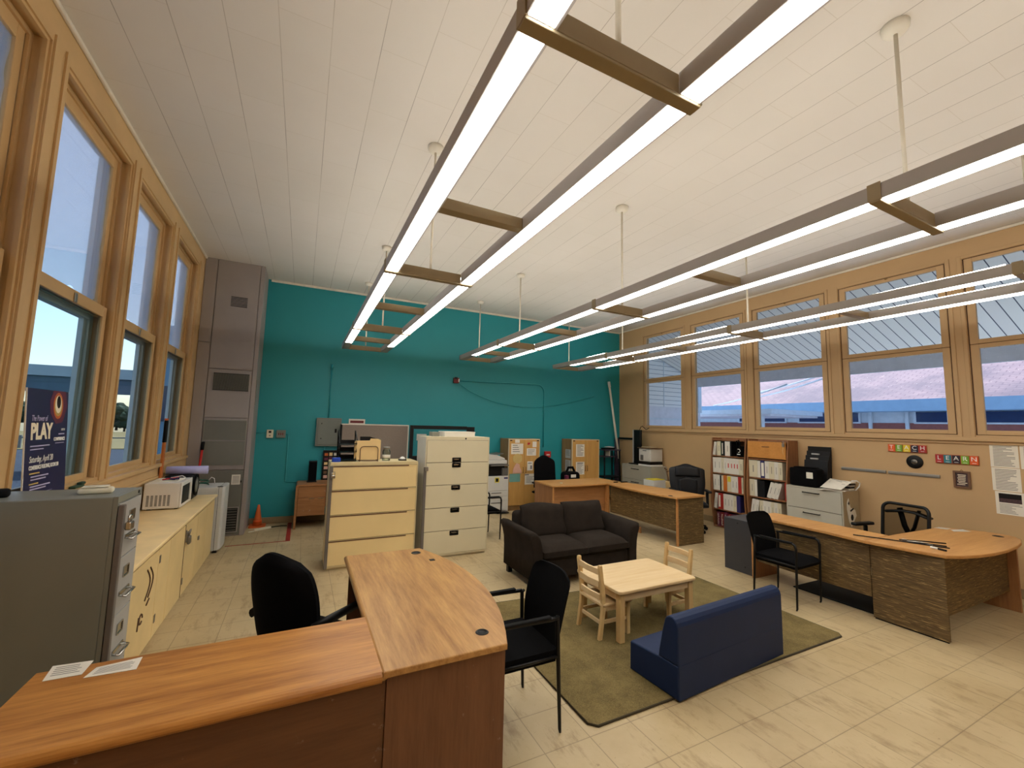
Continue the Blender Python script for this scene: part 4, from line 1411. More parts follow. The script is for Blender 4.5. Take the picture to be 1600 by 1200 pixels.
front_sheet('notice_sheet', 'wide white sheet at the middle right of the tan cabinet by the copier', 4.36, 4.59, 1.14, 1.295, lines=para(.2, .8, 5, 6))
front_sheet('notice_sheet', 'small white sheet at the top right of the tan cabinet by the copier', 4.50, 4.60, 1.32, 1.44)
front_sheet('notice_sheet', 'small white strip at the top middle of the tan cabinet by the copier', 4.075, 4.185, 1.41, 1.482)
front_sheet('notice_sheet', 'small white card with a picture on the right door of the tan cabinet', 4.38, 4.515, .825, 1.018, lines=[(.55, .85, .15, .55), (.1, .8, .75, .85)])
front_sheet('notice_sheet', 'white sheet with dark corners low on the tan cabinet behind the desk', 4.325, 4.61, .53, .755, lines=para(.2, .7, 5, 8) + [(.0, .35, .86, .97), (.85, 1, .75, .95)])
m = MB()
m.prism([(4.14 + .11 * math.cos(a * .5236) * (1 + .08 * (a % 2)), 1.08 + .105 * math.sin(a * .5236)) for a in range(12)], 7.992, 7.9975, axis='y')
tag(m.obj('paper_craft', 'craft tan'), 'round tan paper cut-out pinned on the tan cabinet', 'craft', 'paper crafts on the tan cabinet')
m = MB()
m.prism([(4.03, .77), (4.13, .78), (4.24, .765), (4.245, .82), (4.20, .90), (4.19, .96), (4.12, .985), (4.08, .94), (4.04, .86)], 7.991, 7.9965, axis='y')
tag(m.obj('paper_craft', 'craft pink'), 'pink paper doll cut-out pinned below the round tan one', 'craft', 'paper crafts on the tan cabinet')
front_sheet('paper_craft', 'pale teal paper sheet pinned below the pink paper doll', 3.96, 4.215, .595, .765, 'craft teal', group='paper crafts on the tan cabinet', cat='craft', y=7.9985)
tag(MB().prism([(4.37, 1.375), (4.40, 1.37), (4.43, 1.385), (4.44, 1.42), (4.41, 1.415), (4.385, 1.42)], 7.990, 7.9975, axis='y').obj('paper_bow', 'red paint'), 'small red paper bow at the top of the tan cabinet', 'decoration')
front_sheet('notice_sheet', 'upper printed notice on the front of the tan cabinet near the corner', 5.64, 5.875, 1.10, 1.385, lines=para(.1, .9, 9, 9), group=G2)
front_sheet('notice_sheet', 'lower printed notice on the front of the tan cabinet near the corner', 5.64, 5.875, .70, .985, lines=para(.08, .8, 9, 10) + [(.15, .85, .86, .93)], group=G2)
for lab, za, zb in (('upper grey sheet on the side of the tan cabinet near the corner', 1.06, 1.26), ('lower grey sheet on the side of the tan cabinet near the corner', .775, 1.02)):
    paper('notice_sheet', lab, 'paper', [(5.5285, 8.26, za), (5.5285, 8.05, za), (5.5285, 8.05, zb), (5.5285, 8.26, zb)], 'paper grey', G2, para(.3, .85, 5, 3))

# ------------------------------------------------------------------ chairs
def guest_chair(label, loc, rz, group=None):
    """local: faces -y, arms and legs of black tube, mesh back"""
    t = thing('guest_chair', label, 'chair', loc, rz, group)
    for s in (-1, 1):
        x = s * .232
        m = MB()
        m.tube([(x, -.205, 0), (x, -.212, .02), (x, -.222, .60), (x, -.21, .635), (x, -.18, .648), (x, .16, .640), (x * .985, .20, .64)], [.008, .010, .0135, .0135, .0135, .013, .012], 8)
        m.obj('arm_leg', 'black metal', t)
        m = MB()
        m.tube([(x, .225, 0), (x, .222, .02), (x * .99, .205, .44), (x * .98, .20, .632), (x * .93, .21, .645)], [.008, .010, .0135, .013, .010], 8)
        m.obj('rear_leg', 'black metal', t)
        MB().box((x - .016, -.19, .648), (x + .016, .15, .662), .006).obj('arm_pad', 'black rubber', t)
        m = MB()
        m.tube([(x, -.22, .425), (x * .99, .205, .425)], .010, 8)
        m.obj('side_rail', 'black metal', t)
    m = MB()
    m.tube([(-.232, .205, .425), (.232, .205, .425)], .009, 8)
    m.obj('cross_rail', 'steel', t)
    m = MB()
    sx = lambda u: (u - .5) * .455
    top = lambda u, v: (sx(u), -.235 + .44 * v, .462 + .014 * math.sin(math.pi * u) * math.sin(math.pi * v) - .035 * max(0, (.2 - v) / .2) ** 2)
    m.grid(top, 8, 12, lambda u, v: (sx(u) * .96, -.215 + .41 * v, .392))
    m.obj('seat', 'black fabric', t)
    def wid(v):
        q = max(0, (v - .84) / .16)
        return (.178 + .048 * math.sin(math.pi * min(1, v * .62 + .12))) * (1 - .30 * (1 - math.sqrt(max(0, 1 - q * q))))
    def bk(off):
        return lambda u, v: ((2 * u - 1) * wid(v), .205 + .012 * v + .085 * v * v + .03 * (1 - (2 * u - 1) ** 2) + off, .43 + .425 * v)
    m = MB()
    m.grid(bk(0), 10, 16, bk(.014))
    m.obj('backrest', 'black mesh', t)
    m = MB()
    r_ = random.Random(4)
    return t
guest_chair('black mesh-back guest chair pushed against the foreground bow-front desk', (1.245, 2.45, 0), math.radians(-90), 'black mesh-back guest chairs')
guest_chair('black mesh-back guest chair before the straw-panelled desk', (4.775, 2.86, 0), math.radians(3), 'black mesh-back guest chairs')
guest_chair('black armchair half hidden behind the tall cream file', (2.68, 6.36, 0), math.radians(90), 'black mesh-back guest chairs')

def office_base(t, seat_z):
    m = MB()
    m.cyl((0, 0, .09), (0, 0, seat_z - .10), .028, n=12)
    m.cyl((0, 0, .06), (0, 0, .13), .045, n=12)
    m.box((-.12, -.10, seat_z - .11), (.12, .12, seat_z - .075), .01)
    m.obj('column', 'black plastic', t)
    for k in range(5):
        a = k * 1.2566 + .3
        c, s = math.cos(a), math.sin(a)
        m = MB()
        m.tube([(.03 * c, .03 * s, .10), (.16 * c, .16 * s, .095), (.29 * c, .29 * s, .068)], [.03, .024, .016], 8)
        o = m.obj('base_leg', 'black plastic', t)
        m = MB()
        m.cyl((.29 * c - .02 * s, .29 * s + .02 * c, .028), (.29 * c + .02 * s, .29 * s - .02 * c, .028), .028, n=12)
        m.cyl((.29 * c, .29 * s, .03), (.29 * c, .29 * s, .075), .009, n=6)
        m.obj('caster', 'black rubber', o)
def cushion_back(t, name, mat, w0, w1, z0, z1, y0, lean, th, rnd=.35, wrap=.03):
    """upholstered back: width w0 at the bottom, w1 at mid, rounded top"""
    def wid(v):
        w = w0 + (w1 - w0) * math.sin(math.pi * .5 * min(1, v / .55))
        if v > 1 - rnd:
            q = (v - 1 + rnd) / rnd
            w *= math.sqrt(max(0, 1 - .78 * q ** 2.4))
        return w / 2
    def f(sgn):
        def g(u, v):
            k = 2 * u - 1
            edge = (1 - abs(k) ** 4) ** .5 * (1 - abs(2 * v - 1) ** 8) ** .5
            zz = z0 + (z1 - z0) * v - (k ** 2) * .05 * max(0, v - .8) / .2
            return (k * wid(v), y0 + lean * v ** 1.3 - wrap * k * k + sgn * th / 2 * (.25 + .75 * edge), zz)
        return g
    m = MB()
    m.grid(f(-1), 12, 16, f(1))
    return m.obj(name, mat, t)
def seat_cushion(t, w, d, z, th, mat):
    def f(sgn):
        def g(u, v):
            a, b = 2 * u - 1, 2 * v - 1
            e = (1 - abs(a) ** 4) ** .5 * (1 - abs(b) ** 4) ** .5
            rx = 1 - .06 * b * b
            return (a * w / 2 * rx, b * d / 2, z - th / 2 + sgn * th / 2 * (.3 + .7 * e) - .02 * max(0, -b - .7))
        return g
    m = MB()
    m.grid(f(1), 12, 12, f(-1))
    return m.obj('seat', mat, t)
def loop_arm(t, s, x, z, seat_z, mat='black plastic'):
    m = MB()
    m.tube([(s * (x - .06), .02, seat_z - .09), (s * x, .02, seat_z - .08), (s * x, .03, z - .04), (s * x, .0, z - .015)], .018, 8, flat=1.4)
    m.obj('arm_post', 'black plastic', t)
    return MB().box((s * x - .035, -.17, z - .025), (s * x + .035, .14, z + .012), .014, 3).obj('arm_pad', mat, t)

t = thing('office_chair', 'black high-back office chair behind the foreground desk return', 'chair', (.12, 2.99, 0), math.radians(133))
office_base(t, .47)
seat_cushion(t, .50, .48, .49, .09, 'black fabric')
cushion_back(t, 'backrest', 'black fabric', .44, .49, .48, 1.03, .20, .10, .10, .55, .05)
for s in (-1, 1):
    m = MB()
    m.tube([(s * .22, .10, .42), (s * .262, .10, .44), (s * .262, .14, .60), (s * .235, .20, .635)], .016, 8)
    m.tube([(s * .235, .21, .63), (s * .262, .10, .645), (s * .262, -.16, .640)], .018, 8, flat=1.5)
    m.obj('armrest', 'black plastic', t)
m = MB()
m.box((-.05, .16, .40), (.05, .25, .75), .01)
m.obj('back_bracket', 'black plastic', t)

t = thing('office_chair', 'black fabric task chair with a rounded back behind the far corner desk', 'chair', (4.50, 7.34, 0), math.radians(8))
office_base(t, .48)
seat_cushion(t, .48, .46, .50, .09, 'black fabric')
cushion_back(t, 'backrest', 'black fabric', .56, .54, .56, 1.185, .12, .04, .10, .35)
for s in (-1, 1):
    loop_arm(t, s, .27, .66, .48)
m = MB()
m.box((-.035, .14, .40), (.035, .21, .75), .01)
m.obj('back_bracket', 'black plastic', t)

t = thing('office_chair', 'black leather executive chair between the far corner desk and the bookcases', 'chair', (6.33, 5.45, 0), math.radians(-38))
office_base(t, .50)
seat_cushion(t, .54, .52, .53, .12, 'black leather')
cushion_back(t, 'backrest', 'black leather', .50, .62, .52, 1.14, .20, .10, .12, .14)
cushion_back(t, 'head_cushion', 'black leather', .42, .42, .92, 1.115, .19, .03, .09, .16)
cushion_back(t, 'lumbar_cushion', 'black leather', .32, .33, .60, .92, .165, .03, .09, .2)
for s in (-1, 1):
    loop_arm(t, s, .30, .70, .50, 'black leather')
m = MB()
m.box((-.05, .22, .42), (.05, .27, .8), .01)
m.obj('back_bracket', 'black plastic', t)

t = thing('office_chair', 'low mesh-back task chair behind the straw-panelled desk', 'chair', (6.22, 2.52, 0), math.radians(-101))
office_base(t, .45)
seat_cushion(t, .50, .48, .47, .09, 'black fabric')
def mesh_back(t):
    P = rounded_rect(.47, .44, .07, 5, 0, .73)
    bend = lambda x, z: .27 + .10 * (z - .5) - .05 * (x / .235) ** 2
    m = MB()
    m.tube([(x, bend(x, z), z) for x, z in P], .018, 8, closed=True)
    fr = m.obj('back_frame', 'black plastic', t)
    m = MB()
    m.grid(lambda u, v: ((u - .5) * .44, bend((u - .5) * .44, .52 + .42 * v), .52 + .42 * v), 8, 8)
    m.obj('back_mesh', 'sheer mesh', t, fix=False)
    m = MB()
    f = lambda x, z: (x, bend(x, z) + .03, z)
    m.tube([f(0, .47), f(0, .60), f(-.05, .70), f(-.10, .90)], .032, 8, flat=.5)
    m.tube([f(0, .60), f(.05, .70), f(.10, .90)], .032, 8, flat=.5)
    m.tube([f(-.22, .84), f(-.07, .87), f(.07, .87), f(.22, .84)], .045, 8, flat=.4)
    m.tube([(0, .08, .38), (0, .27, .40), f(0, .52)], .03, 8, flat=.6)
    m.obj('back_support', 'black plastic', t)
mesh_back(t)
for s in (-1, 1):
    loop_arm(t, s, .29, .69, .45)

# ------------------------------------------------------------------ far corner desk
t = thing('corner_desk', 'far L-shaped wooden desk in front of the tan cabinets', 'desk')
top = [(5.19, 6.345)]
for i in range(1, 10):
    f = i / 10
    top.append((5.19 - .085 * (1 - (2 * f - 1) ** 2), 6.345 - 1.64 * f))
top += [(5.19, 4.705), (5.845, 4.735), (5.80, 5.4), (5.68, 6.1), (5.60, 6.5), (5.56, 7.06), (4.03, 7.06), (3.985, 6.365)]
for i in range(1, 8):
    f = i / 8
    top.append((3.985 + 1.205 * f, 6.365 - .02 * f - .05 * (1 - (2 * f - 1) ** 2)))
MB().prism(top, .715, .745, bevel=.006).obj('worktop', 'oak orange', t)
box('end_panel', 'panel brown z', (4.02, 6.40, 0), (4.045, 7.03, .714), t, .002)
box('edge_strip', 'oak edge', (4.018, 6.385, 0), (4.047, 6.40, .714), t)
box('modesty_panel', 'panel brown', (4.046, 6.44, .20), (5.215, 6.46, .714), t, .002)
box('corner_post', 'oak edge', (5.205, 6.33, 0), (5.235, 6.44, .714), t, .003)
box('modesty_panel', 'straw', (5.245, 4.80, .22), (5.262, 6.33, .714), t, .002)
box('end_panel', 'straw', (5.275, 4.765, 0), (5.835, 4.79, .714), t, .002)
box('edge_strip', 'oak edge', (5.256, 4.757, 0), (5.2749, 4.795, .714), t, .002)
box('foot_panel', 'panel brown', (5.30, 5.6, .0), (5.32, 6.3, .10), t)
for x, y in ((5.12, 4.86), (5.55, 6.72)):
    m = MB()
    m.lathe([(.0, .7455), (.026, .7455), (.027, .7485), (.034, .748), (.038, .7452), (.038, .744)], (x + .1, y, 0), 20)
    m.obj('grommet', 'black plastic', t)
lab = ['flat black gadget nearest the corner of the far desk top', 'small black gadget on the inner bend of the far desk top', 'longer black gadget at the outer edge of the far desk top']
for k, (x, y, l) in enumerate(((5.60, 6.66, .05), (5.42, 6.38, .045), (5.60, 6.35, .075))):
    tag(box('gadget', 'black plastic', (x - l, y - .02, .7455), (x + l, y + .02, .76), bevel=.006), lab[k], 'gadget')
t = thing('small_cup', 'tiny pale dish on the left end of the far desk top', 'dish', (4.30, 6.55, .7455))
MB().lathe([(0, 0), (.02, 0), (.03, .015), (.026, .015), (.018, .004), (0, .004)], n=14).obj('body', 'ivory plastic', t)
t = thing('black_bag', 'black bag with a white tag slumped between the task chair and tan cabinet', 'bag', (5.10, 7.42, 0))
MB().box((-.17, -.12, .0), (.17, .12, .05), .01).box((-.20, -.13, .05), (.18, .13, .85), .08, 4).obj('body', 'black fabric', t)
MB().tube([(-.12, 0, .80), (-.06, .0, .93), (.05, 0, .93), (.12, 0, .80)], .03, 8, flat=.6).obj('handle', 'black fabric', t)
box('tag', 'paper', (-.08, -.139, .74), (.04, -.131, .80), t)
t = thing('paper_bag', 'small red and white packet beside the black bag', 'packet', (4.80, 7.3, .62))
t.location = (4.865, 7.22, 0)
MB().box((-.03, -.04, 0), (.035, .04, .80), .01).obj('body', 'poster maroon', t)
box('floor_tray', 'paper grey', (5.32, 6.52, 0.001), (5.5, 6.9, .12), None, .01)
o = bpy.data.objects['floor_tray']
tag(o, 'pale box on the floor under the corner of the far desk', 'box')

# ------------------------------------------------------------------ grey lateral file in the corner and what stands on it
def bar_parts(off):
    def f(d, W, z0, h, i):
        m = MB()
        xc = W * off
        m.tube([(xc - .11, -.006, z0 + h - .055), (xc - .11, -.03, z0 + h - .055), (xc + .11, -.03, z0 + h - .055), (xc + .11, -.006, z0 + h - .055)], .008, 6)
        m.obj('handle', 'print dark', d)
    return f
lateral('lateral_file', 'grey lateral file in the far corner under the printer', (6.80, 7.78, 0), .92, .465, .955, 3, 'lateral grey', 'lateral grey', bar_parts(.48), math.radians(-90))
bpy.data.objects['printer'] if False else None
def printer():
    t = thing('printer', 'small white and black printer on the grey lateral file', 'printer', (6.86, 6.93, .9555))
    box('base_tray', 'appliance white', (-.02, .0, 0), (.36, .36, .035), t, .005)
    box('tray', 'black plastic', (-.01, .01, .035), (.36, .36, .10), t, .006)
    box('body', 'copier white', (.0, .005, .10), (.36, .36, .385), t, .014, 3)
    box('panel', 'copier grey', (-.004, .22, .12), (.0005, .31, .24), t, .002)
    box('slot', 'black plastic', (-.004, .13, .33), (.0005, .24, .345), t)
    box('lid', 'frame brown', (-.03, -.03, .386), (.34, .38, .40), t, .004)
    box('papers', 'file ivory side', (.02, .05, .40), (.25, .30, .425), t, .004)
printer()
t = thing('slim_tower', 'tall slim black appliance with a pale edge on the grey lateral file', 'appliance', (7.02, 7.50, .9555))
box('base', 'black plastic', (-.13, -.16, 0), (.13, .16, .02), t, .006)
box('panel', 'black plastic', (-.03, -.12, .02), (.03, .10, .79), t, .012, 3)
box('edge', 'cabinet grey front', (-.034, .10, .02), (.034, .135, .79), t, .008)
MB().tube([(0, -.07, .79), (.02, -.09, .86), (.02, -.13, .88), (.10, -.17, .80), (.17, -.19, .84)], .008, 6).obj('cord', 'black rubber', t)
t = thing('wall_rail', 'dark rail on the beige wall in the far corner', 'rail', (7.285, 8.2, 1.50))
box('bar', 'black plastic', (-.03, -.25, 0), (.0, .24, .045), t, .004)
t = thing('corner_cloth', 'dark plum cloth hanging in the far corner beside the white pole', 'cloth', (7.16, 8.36, .9))
m = MB()
m.grid(lambda u, v: (-.06 + .13 * u, .03 + .02 * math.sin(u * 12), .62 * v - .5 * (1 - v)), 10, 4, lambda u, v: (-.06 + .13 * u, .045 + .02 * math.sin(u * 12), .62 * v - .5 * (1 - v)))
m.obj('body', 'plum cloth', t)
t = thing('screen_tube', 'long white tube leaning against the teal wall in the far corner', 'tube', (7.06, 8.24, 0))
MB().cyl((.0, -.05, 1.03), (-.15, .13, 2.80), .026, n=12).obj('body', 'crown white', t)
MB().cyl((-.15, .13, 2.80), (-.162, .145, 2.94), .034, n=12).obj('cap', 'white ink', t)
MB().cyl((.035, -.09, .0), (.0, -.05, 1.03), .02, n=10).obj('pole', 'binder black', t)
t = thing('media_cart', 'tall dark stand with shelves in the far corner beside the tan cabinet', 'stand', (6.70, 8.16, 0))
for z, x0, x1, mt in ((1.235, -.24, .26, 'plum cloth'), (1.08, -.24, .08, 'plum cloth'), (.60, -.24, .26, 'binder black'), (.12, -.24, .26, 'binder black')):
    box('shelf', mt, (x0, -.16, z), (x1, .16, z + .022), t, .003)
for x in (-.235, .22):
    for y in (-.15, .125):
        box('post', 'binder black', (x, y, 0), (x + .025, y + .025, 1.235), t)
box('bracket', 'crown white', (-.05, -.10, 1.10), (-.03, .1, 1.235), t)
t = thing('hole_punch', 'black gadget with a white plate on the corner stand', 'gadget', (6.72, 8.14, 1.2575))
MB().box((-.20, -.08, 0), (.12, .08, .04), .015, 3).obj('base', 'black plastic', t)
MB().lathe([(0, .045), (.11, .05), (.12, .06), (.0, .075)], n=18).obj('plate', 'white ink', t)

t = thing('low_table', 'low cabinet mostly hidden behind the far desk, under the cream carton', 'cabinet', (6.42, 6.36, 0))
box('body', 'lateral grey', (0, 0, 0), (.70, .44, .575), t, .005)
box('door', 'lateral grey', (.01, -.012, .03), (.69, -.0, .56), t, .003)
t = thing('carton', 'cream carton with yellow printed end beside the leather chair', 'carton', (6.43, 6.42, .5755))
box('body', 'appliance white', (0, 0, 0), (.33, .28, .16), t, .003)
box('side', 'file tan', (.3305, .01, .005), (.53, .27, .12), t, .003)
box('flap', 'yellow tag', (.02, .03, .1605), (.33, .25, .175), t, .002)
t = thing('dried_flowers', 'sprig of dried flowers standing by the cream carton', 'dried flowers', (7.04, 6.60, .5755))
m = MB()
for k in range(5):
    a = k * 1.25
    m.tube([(0, 0, 0), (.02 * math.cos(a), .02 * math.sin(a), .18), (.05 * math.cos(a) - .03, .05 * math.sin(a), .30 + .03 * (k % 3))], .004, 5)
m.obj('stem', 'frame brown', t)
m = MB()
for k in range(5):
    a = k * 1.25
    m.box((.05 * math.cos(a) - .045, .05 * math.sin(a) - .015, .30 + .03 * (k % 3)), (.05 * math.cos(a) - .015, .05 * math.sin(a) + .015, .33 + .03 * (k % 3)), .008)
m.obj('bloom', 'frame brown', t)

# ------------------------------------------------------------------ bookcases
SH = [.03, .345, .68, 1.0, 1.318]
def bookcase(label, y0, y1, flap=False):
    t = thing('bookcase', label, 'bookcase', (7.285, y0, 0))
    H, D, W = 1.645, .29, y1 - y0
    prof = [(0, 0), (-D + .03, 0), (-D - .035, H * .28), (-D - .045, H * .45), (-D - .03, H * .65), (-D + .01, H * .88), (-D + .03, H), (0, H)]
    for a in (0, W - .022):
        MB().prism(prof, a, a + .022, axis='y', bevel=.004).obj('side_panel', 'shelf wood', t)
    for z in SH + [H - .03]:
        box('shelf', 'shelf wood', (-D + .012, .023, z - .022), (-.01, W - .023, z), t, .002)
    box('back_panel', 'shelf wood', (-.0099, .022, 0), (-.001, W - .022, H), t)
    box('kick', 'shelf wood', (-D + .05, .023, 0), (-D + .065, W - .023, .007), t)
    if flap:
        f = box('flap_door', 'door orange', (-D - .012, .024, 1.335), (-D + .006, W - .024, H - .035), t, .003)
        box('pull', 'frame brown', (-D - .022, W * .42, 1.52), (-D - .012, W * .42 + .12, 1.53), f)
        m = MB()
        m.box((-D - .04, .03, 1.54), (-D - .012, .065, 1.60), .008)
        m.tube([(-D - .025, .04, 1.60), (-D - .025, .04, 1.63), (-D - .025, .056, 1.63), (-D - .025, .056, 1.60)], .005, 6)
        m.obj('padlock', 'steel', f)
        m = MB()
        m.tube([(-D - .03, .05, 1.54), (-D - .03, .058, 1.48), (-D - .03, .05, 1.42)], .004, 5)
        m.obj('ribbon', 'manila', f)
bookcase('open wooden bookcase full of binders, beside the leather chair', 4.825, 5.515)
bookcase('wooden bookcase with an orange flap door at the top, full of binders', 4.105, 4.795, True)
ORD = ['first', 'second', 'third', 'fourth', 'fifth', 'sixth', 'seventh', 'eighth', 'ninth', 'tenth', 'eleventh', 'twelfth']
SHN = {4: 'top', 3: 'second', 2: 'third', 1: 'fourth', 0: 'lowest'}
def binder(label, y, z, w, h, mat, group, tilt=0, mark=None, depth=.255, cat='binder'):
    """spine faces -x; w along -y from y; tilt in degrees leans its top towards +y"""
    t = thing('ring_binder', label, cat, (7.27 - depth - .012, y, z), group=group)
    T = Matrix.Translation((0, -w, 0)) @ Matrix.Rotation(math.radians(tilt), 4, 'X') @ Matrix.Translation((0, w, 0))
    def b(name, mt, lo, hi, bev=0):
        m = MB()
        m.T = T
        m.box(lo, hi, bev)
        return m.obj(name, mt, t)
    m = MB()
    m.T = T
    m.box((0, -w, 0), (depth, -w + .004, h)).box((0, -.004, 0), (depth, 0, h)).box((0, -w + .004, 0), (.005, -.004, h))
    m.obj('cover', mat, t)
    b('pages', 'paper', (.012, -w + .006, .01), (depth - .015, -.006, h - .02))
    light = mat in ('binder white', 'binder cream')
    if mark == 'red':
        b('spine_label', 'red ink', (-.0012, -w * .62, h * .38), (-.0002, -w * .34, h * .66))
    elif mark == 'yellow':
        b('spine_label', 'yellow tag', (-.0012, -w * .9, h * .62), (-.0002, -w * .1, h * .95))
    elif mark == 'white':
        b('spine_label', 'paper', (-.0012, -w * .8, h * .12), (-.0002, -w * .2, h * .88))
    elif mark == 'none':
        pass
    else:
        b('spine_label', 'print grey' if light else 'paper', (-.0012, -w * .56, h * .3), (-.0002, -w * .46, h * .7))
    return t
def fill(case, ytop, z, shelf, items, group):
    """items, left to right as one faces the case: (width, height, material, tilt, mark)"""
    y = ytop
    for i, (w, h, mat, tilt, mark) in enumerate(items):
        lb = '%s %s binder, %s from the left on the %s shelf of the %s' % ('leaning' if tilt else 'upright', mat.split()[-1], ORD[i], SHN[shelf], case)
        binder(lb, y, z + .0005, w, h - (.02 if shelf == 4 else 0), mat, group, tilt, mark)
        y -= w + .0012
        if tilt and i + 1 < len(items):
            y -= .003 if items[i + 1][3] else math.sin(math.radians(tilt)) * h
    return y
Wt, Cr, Bk, Rd, Nv, Og = 'binder white', 'binder cream', 'binder black', 'binder red', 'binder navy', 'binder orange'
A, B_ = 'open bookcase', 'flap-door bookcase'
ya, yb_ = 5.488, 4.768
ga = lambda s: 'binders on the %s shelf of the open bookcase' % s
gb = lambda s: 'binders on the %s shelf of the flap-door bookcase' % s
fill(A, ya, SH[4], 4, [(.05, .265, Wt, 10, None), (.075, .28, Cr, 0, None), (.02, .28, 'leaf dark', 0, 'none'), (.03, .28, Bk, 0, 'white'), (.035, .285, Bk, 0, 'none'), (.10, .285, Wt, 0, None), (.03, .28, Bk, 0, 'none')], ga('top'))
fill(A, ya, SH[3], 3, [(.10, .275, Wt, 0, None), (.075, .28, Wt, 0, None), (.055, .28, Cr, 0, None), (.055, .28, Wt, 0, None), (.07, .28, Wt, 0, 'red'), (.055, .28, Wt, 0, 'red'), (.055, .28, Wt, 0, 'red'), (.055, .278, Wt, 0, 'red'), (.08, .28, Cr, 0, None)], ga('second'))
fill(A, ya, SH[2], 2, [(.09, .28, Wt, 0, None), (.05, .28, Wt, 0, None), (.03, .27, Bk, 0, 'none'), (.04, .275, Cr, 0, None), (.075, .285, Og, 0, 'none'), (.08, .285, Cr, 0, 'yellow'), (.07, .28, Wt, 0, None), (.06, .28, Wt, 0, None), (.065, .285, Rd, 0, 'none'), (.03, .28, Cr, 0, None)], ga('third'))
fill(A, ya, SH[1], 1, [(.06, .275, Wt, 8, None), (.055, .28, Rd, 0, 'white'), (.05, .28, Rd, 0, 'none'), (.075, .28, Wt, 0, None), (.06, .28, Wt, 0, None), (.06, .28, Wt, 0, None), (.06, .275, Cr, 0, None), (.07, .28, Nv, 0, 'none')], ga('fourth'))
fill(B_, yb_, SH[3], 3, [(.15, .285, Cr, 0, None), (.05, .28, Wt, 0, 'none'), (.075, .288, Nv, 0, 'white'), (.07, .285, Wt, 0, None), (.085, .285, Cr, 0, None), (.065, .285, Wt, 0, None), (.065, .28, Cr, 0, None)], gb('second'))
fill(B_, yb_, SH[2], 2, [(.09, .28, Cr, 0, None), (.045, .275, Wt, 0, 'white'), (.06, .28, Bk, 0, 'none'), (.065, .275, Bk, 0, 'none')], gb('third'))
# the leaning run on the third shelf: each binder leans on the next, the last on the red one
for i, w in enumerate((.07, .06, .045)):
    binder('leaning white binder, %s of the slanting three on the third shelf of the flap-door bookcase' % ORD[i], 4.475 - (0, .074, .138)[i], SH[2] + .0005, w, .265, Wt, gb('third'), 17, None)
binder('upright red binder at the right end of the third shelf of the flap-door bookcase', 4.172, SH[2] + .0005, .038, .285, Rd, gb('third'), 0, 'none')
fill(B_, yb_ - .0, SH[1], 1, [(.07, .28, Wt, 9, None), (.05, .28, Wt, 9, None), (.06, .28, Cr, 0, None), (.055, .28, Wt, 0, None), (.075, .28, Wt, 0, None), (.05, .28, Cr, 0, None), (.055, .28, Wt, 0, None), (.06, .28, Cr, 0, None)], gb('fourth'))
t = thing('shoulder_bag', 'small black bag with a strap at the right of the open bookcase top shelf', 'bag', (7.06, 4.925, SH[4] + .001))
MB().box((-.1, -.055, 0), (.15, .055, .19), .03, 3).obj('body', 'black fabric', t)
MB().tube([(-.10, .03, .15), (-.12, .02, .28), (-.12, -.02, .30), (-.10, -.04, .16)], .012, 6).obj('strap', 'black fabric', t)
m = MB()
m.tube([(-.102, .0 + .03 * math.cos(k * .5 + 1), .11 + .03 * math.sin(k * .5 + 1)) for k in range(9)], .005, 5)
m.box((-.104, -.03, .04), (-.1, .03, .055))
m.obj('mark', 'white ink', t)
GB = 'patterned books on the lowest shelf of the open bookcase'
for i in range(6):
    o = box('book', 'dark red' if i % 2 else 'poster maroon', (7.0, 5.42 - i * .075 - .06, SH[0] + .0005), (7.24, 5.42 - i * .075, SH[0] + .25 + .008 * (i % 3)), None, .003)
    tag(o, '%s patterned red book from the left on the lowest shelf of the open bookcase' % ORD[i], 'book', GB)
    m = MB()
    r_ = random.Random(i)
    for k in range(9):
        z = SH[0] + .03 + k * .023
        m.box((6.9985, 5.42 - i * .075 - .05 + r_.random() * .02, z), (6.9998, 5.42 - i * .075 - .01 - r_.random() * .01, z + .010))
    m.obj('pattern', 'paper', o)

# ------------------------------------------------------------------ white lateral file by the bookcases
def white_lateral():
    t = lateral('lateral_file', 'pale three-drawer lateral file next to the flap-door bookcase', (6.84, 4.055, 0), .765, .435, .965, 3, 'file ivory', 'file ivory', bar_parts(.47), math.radians(-90), topz=.02)
    box('side_skin', 'file ivory side', (.765, .018, .03), (.767, .435, .965), t)
white_lateral()
t = thing('door_hanger', 'white patterned tag hanging on the side of the pale lateral file', 'tag', (7.0, 3.286, .60))
m = MB()
m.prism([(-.06, .22), (-.02, .27), (.02, .14), (.14, .10), (.17, .02), (.03, -.13), (-.03, -.05), (-.07, .12)], -.004, 0, axis='y')
o = m.obj('card', 'paper', t)
m = MB()
m.prism([(.05 + .035 * math.cos(a * .785), .0 + .045 * math.sin(a * .785)) for a in range(8)], -.006, -.004, axis='y')
m.prism([(.0, .10), (.09, .13), (.10, .115), (.02, .08)], -.006, -.004, axis='y')
m.prism([(-.045, .20), (-.02, .23), (-.005, .20), (-.02, .17)], -.006, -.004, axis='y')
m.obj('print', 'print dark', o)
t = thing('black_case', 'black soft case with a white label on the pale lateral file', 'case', (6.965, 3.815, .9655))
MB().box((-.10, -.20, 0), (.10, .205, .275), .03, 3).obj('body', 'black fabric', t)
MB().box((-.07, -.15, .275), (.07, .15, .29), .008, 3).obj('lid', 'black fabric', t)
box('label', 'paper', (-.1025, -.14, .13), (-.100, -.05, .22), t)
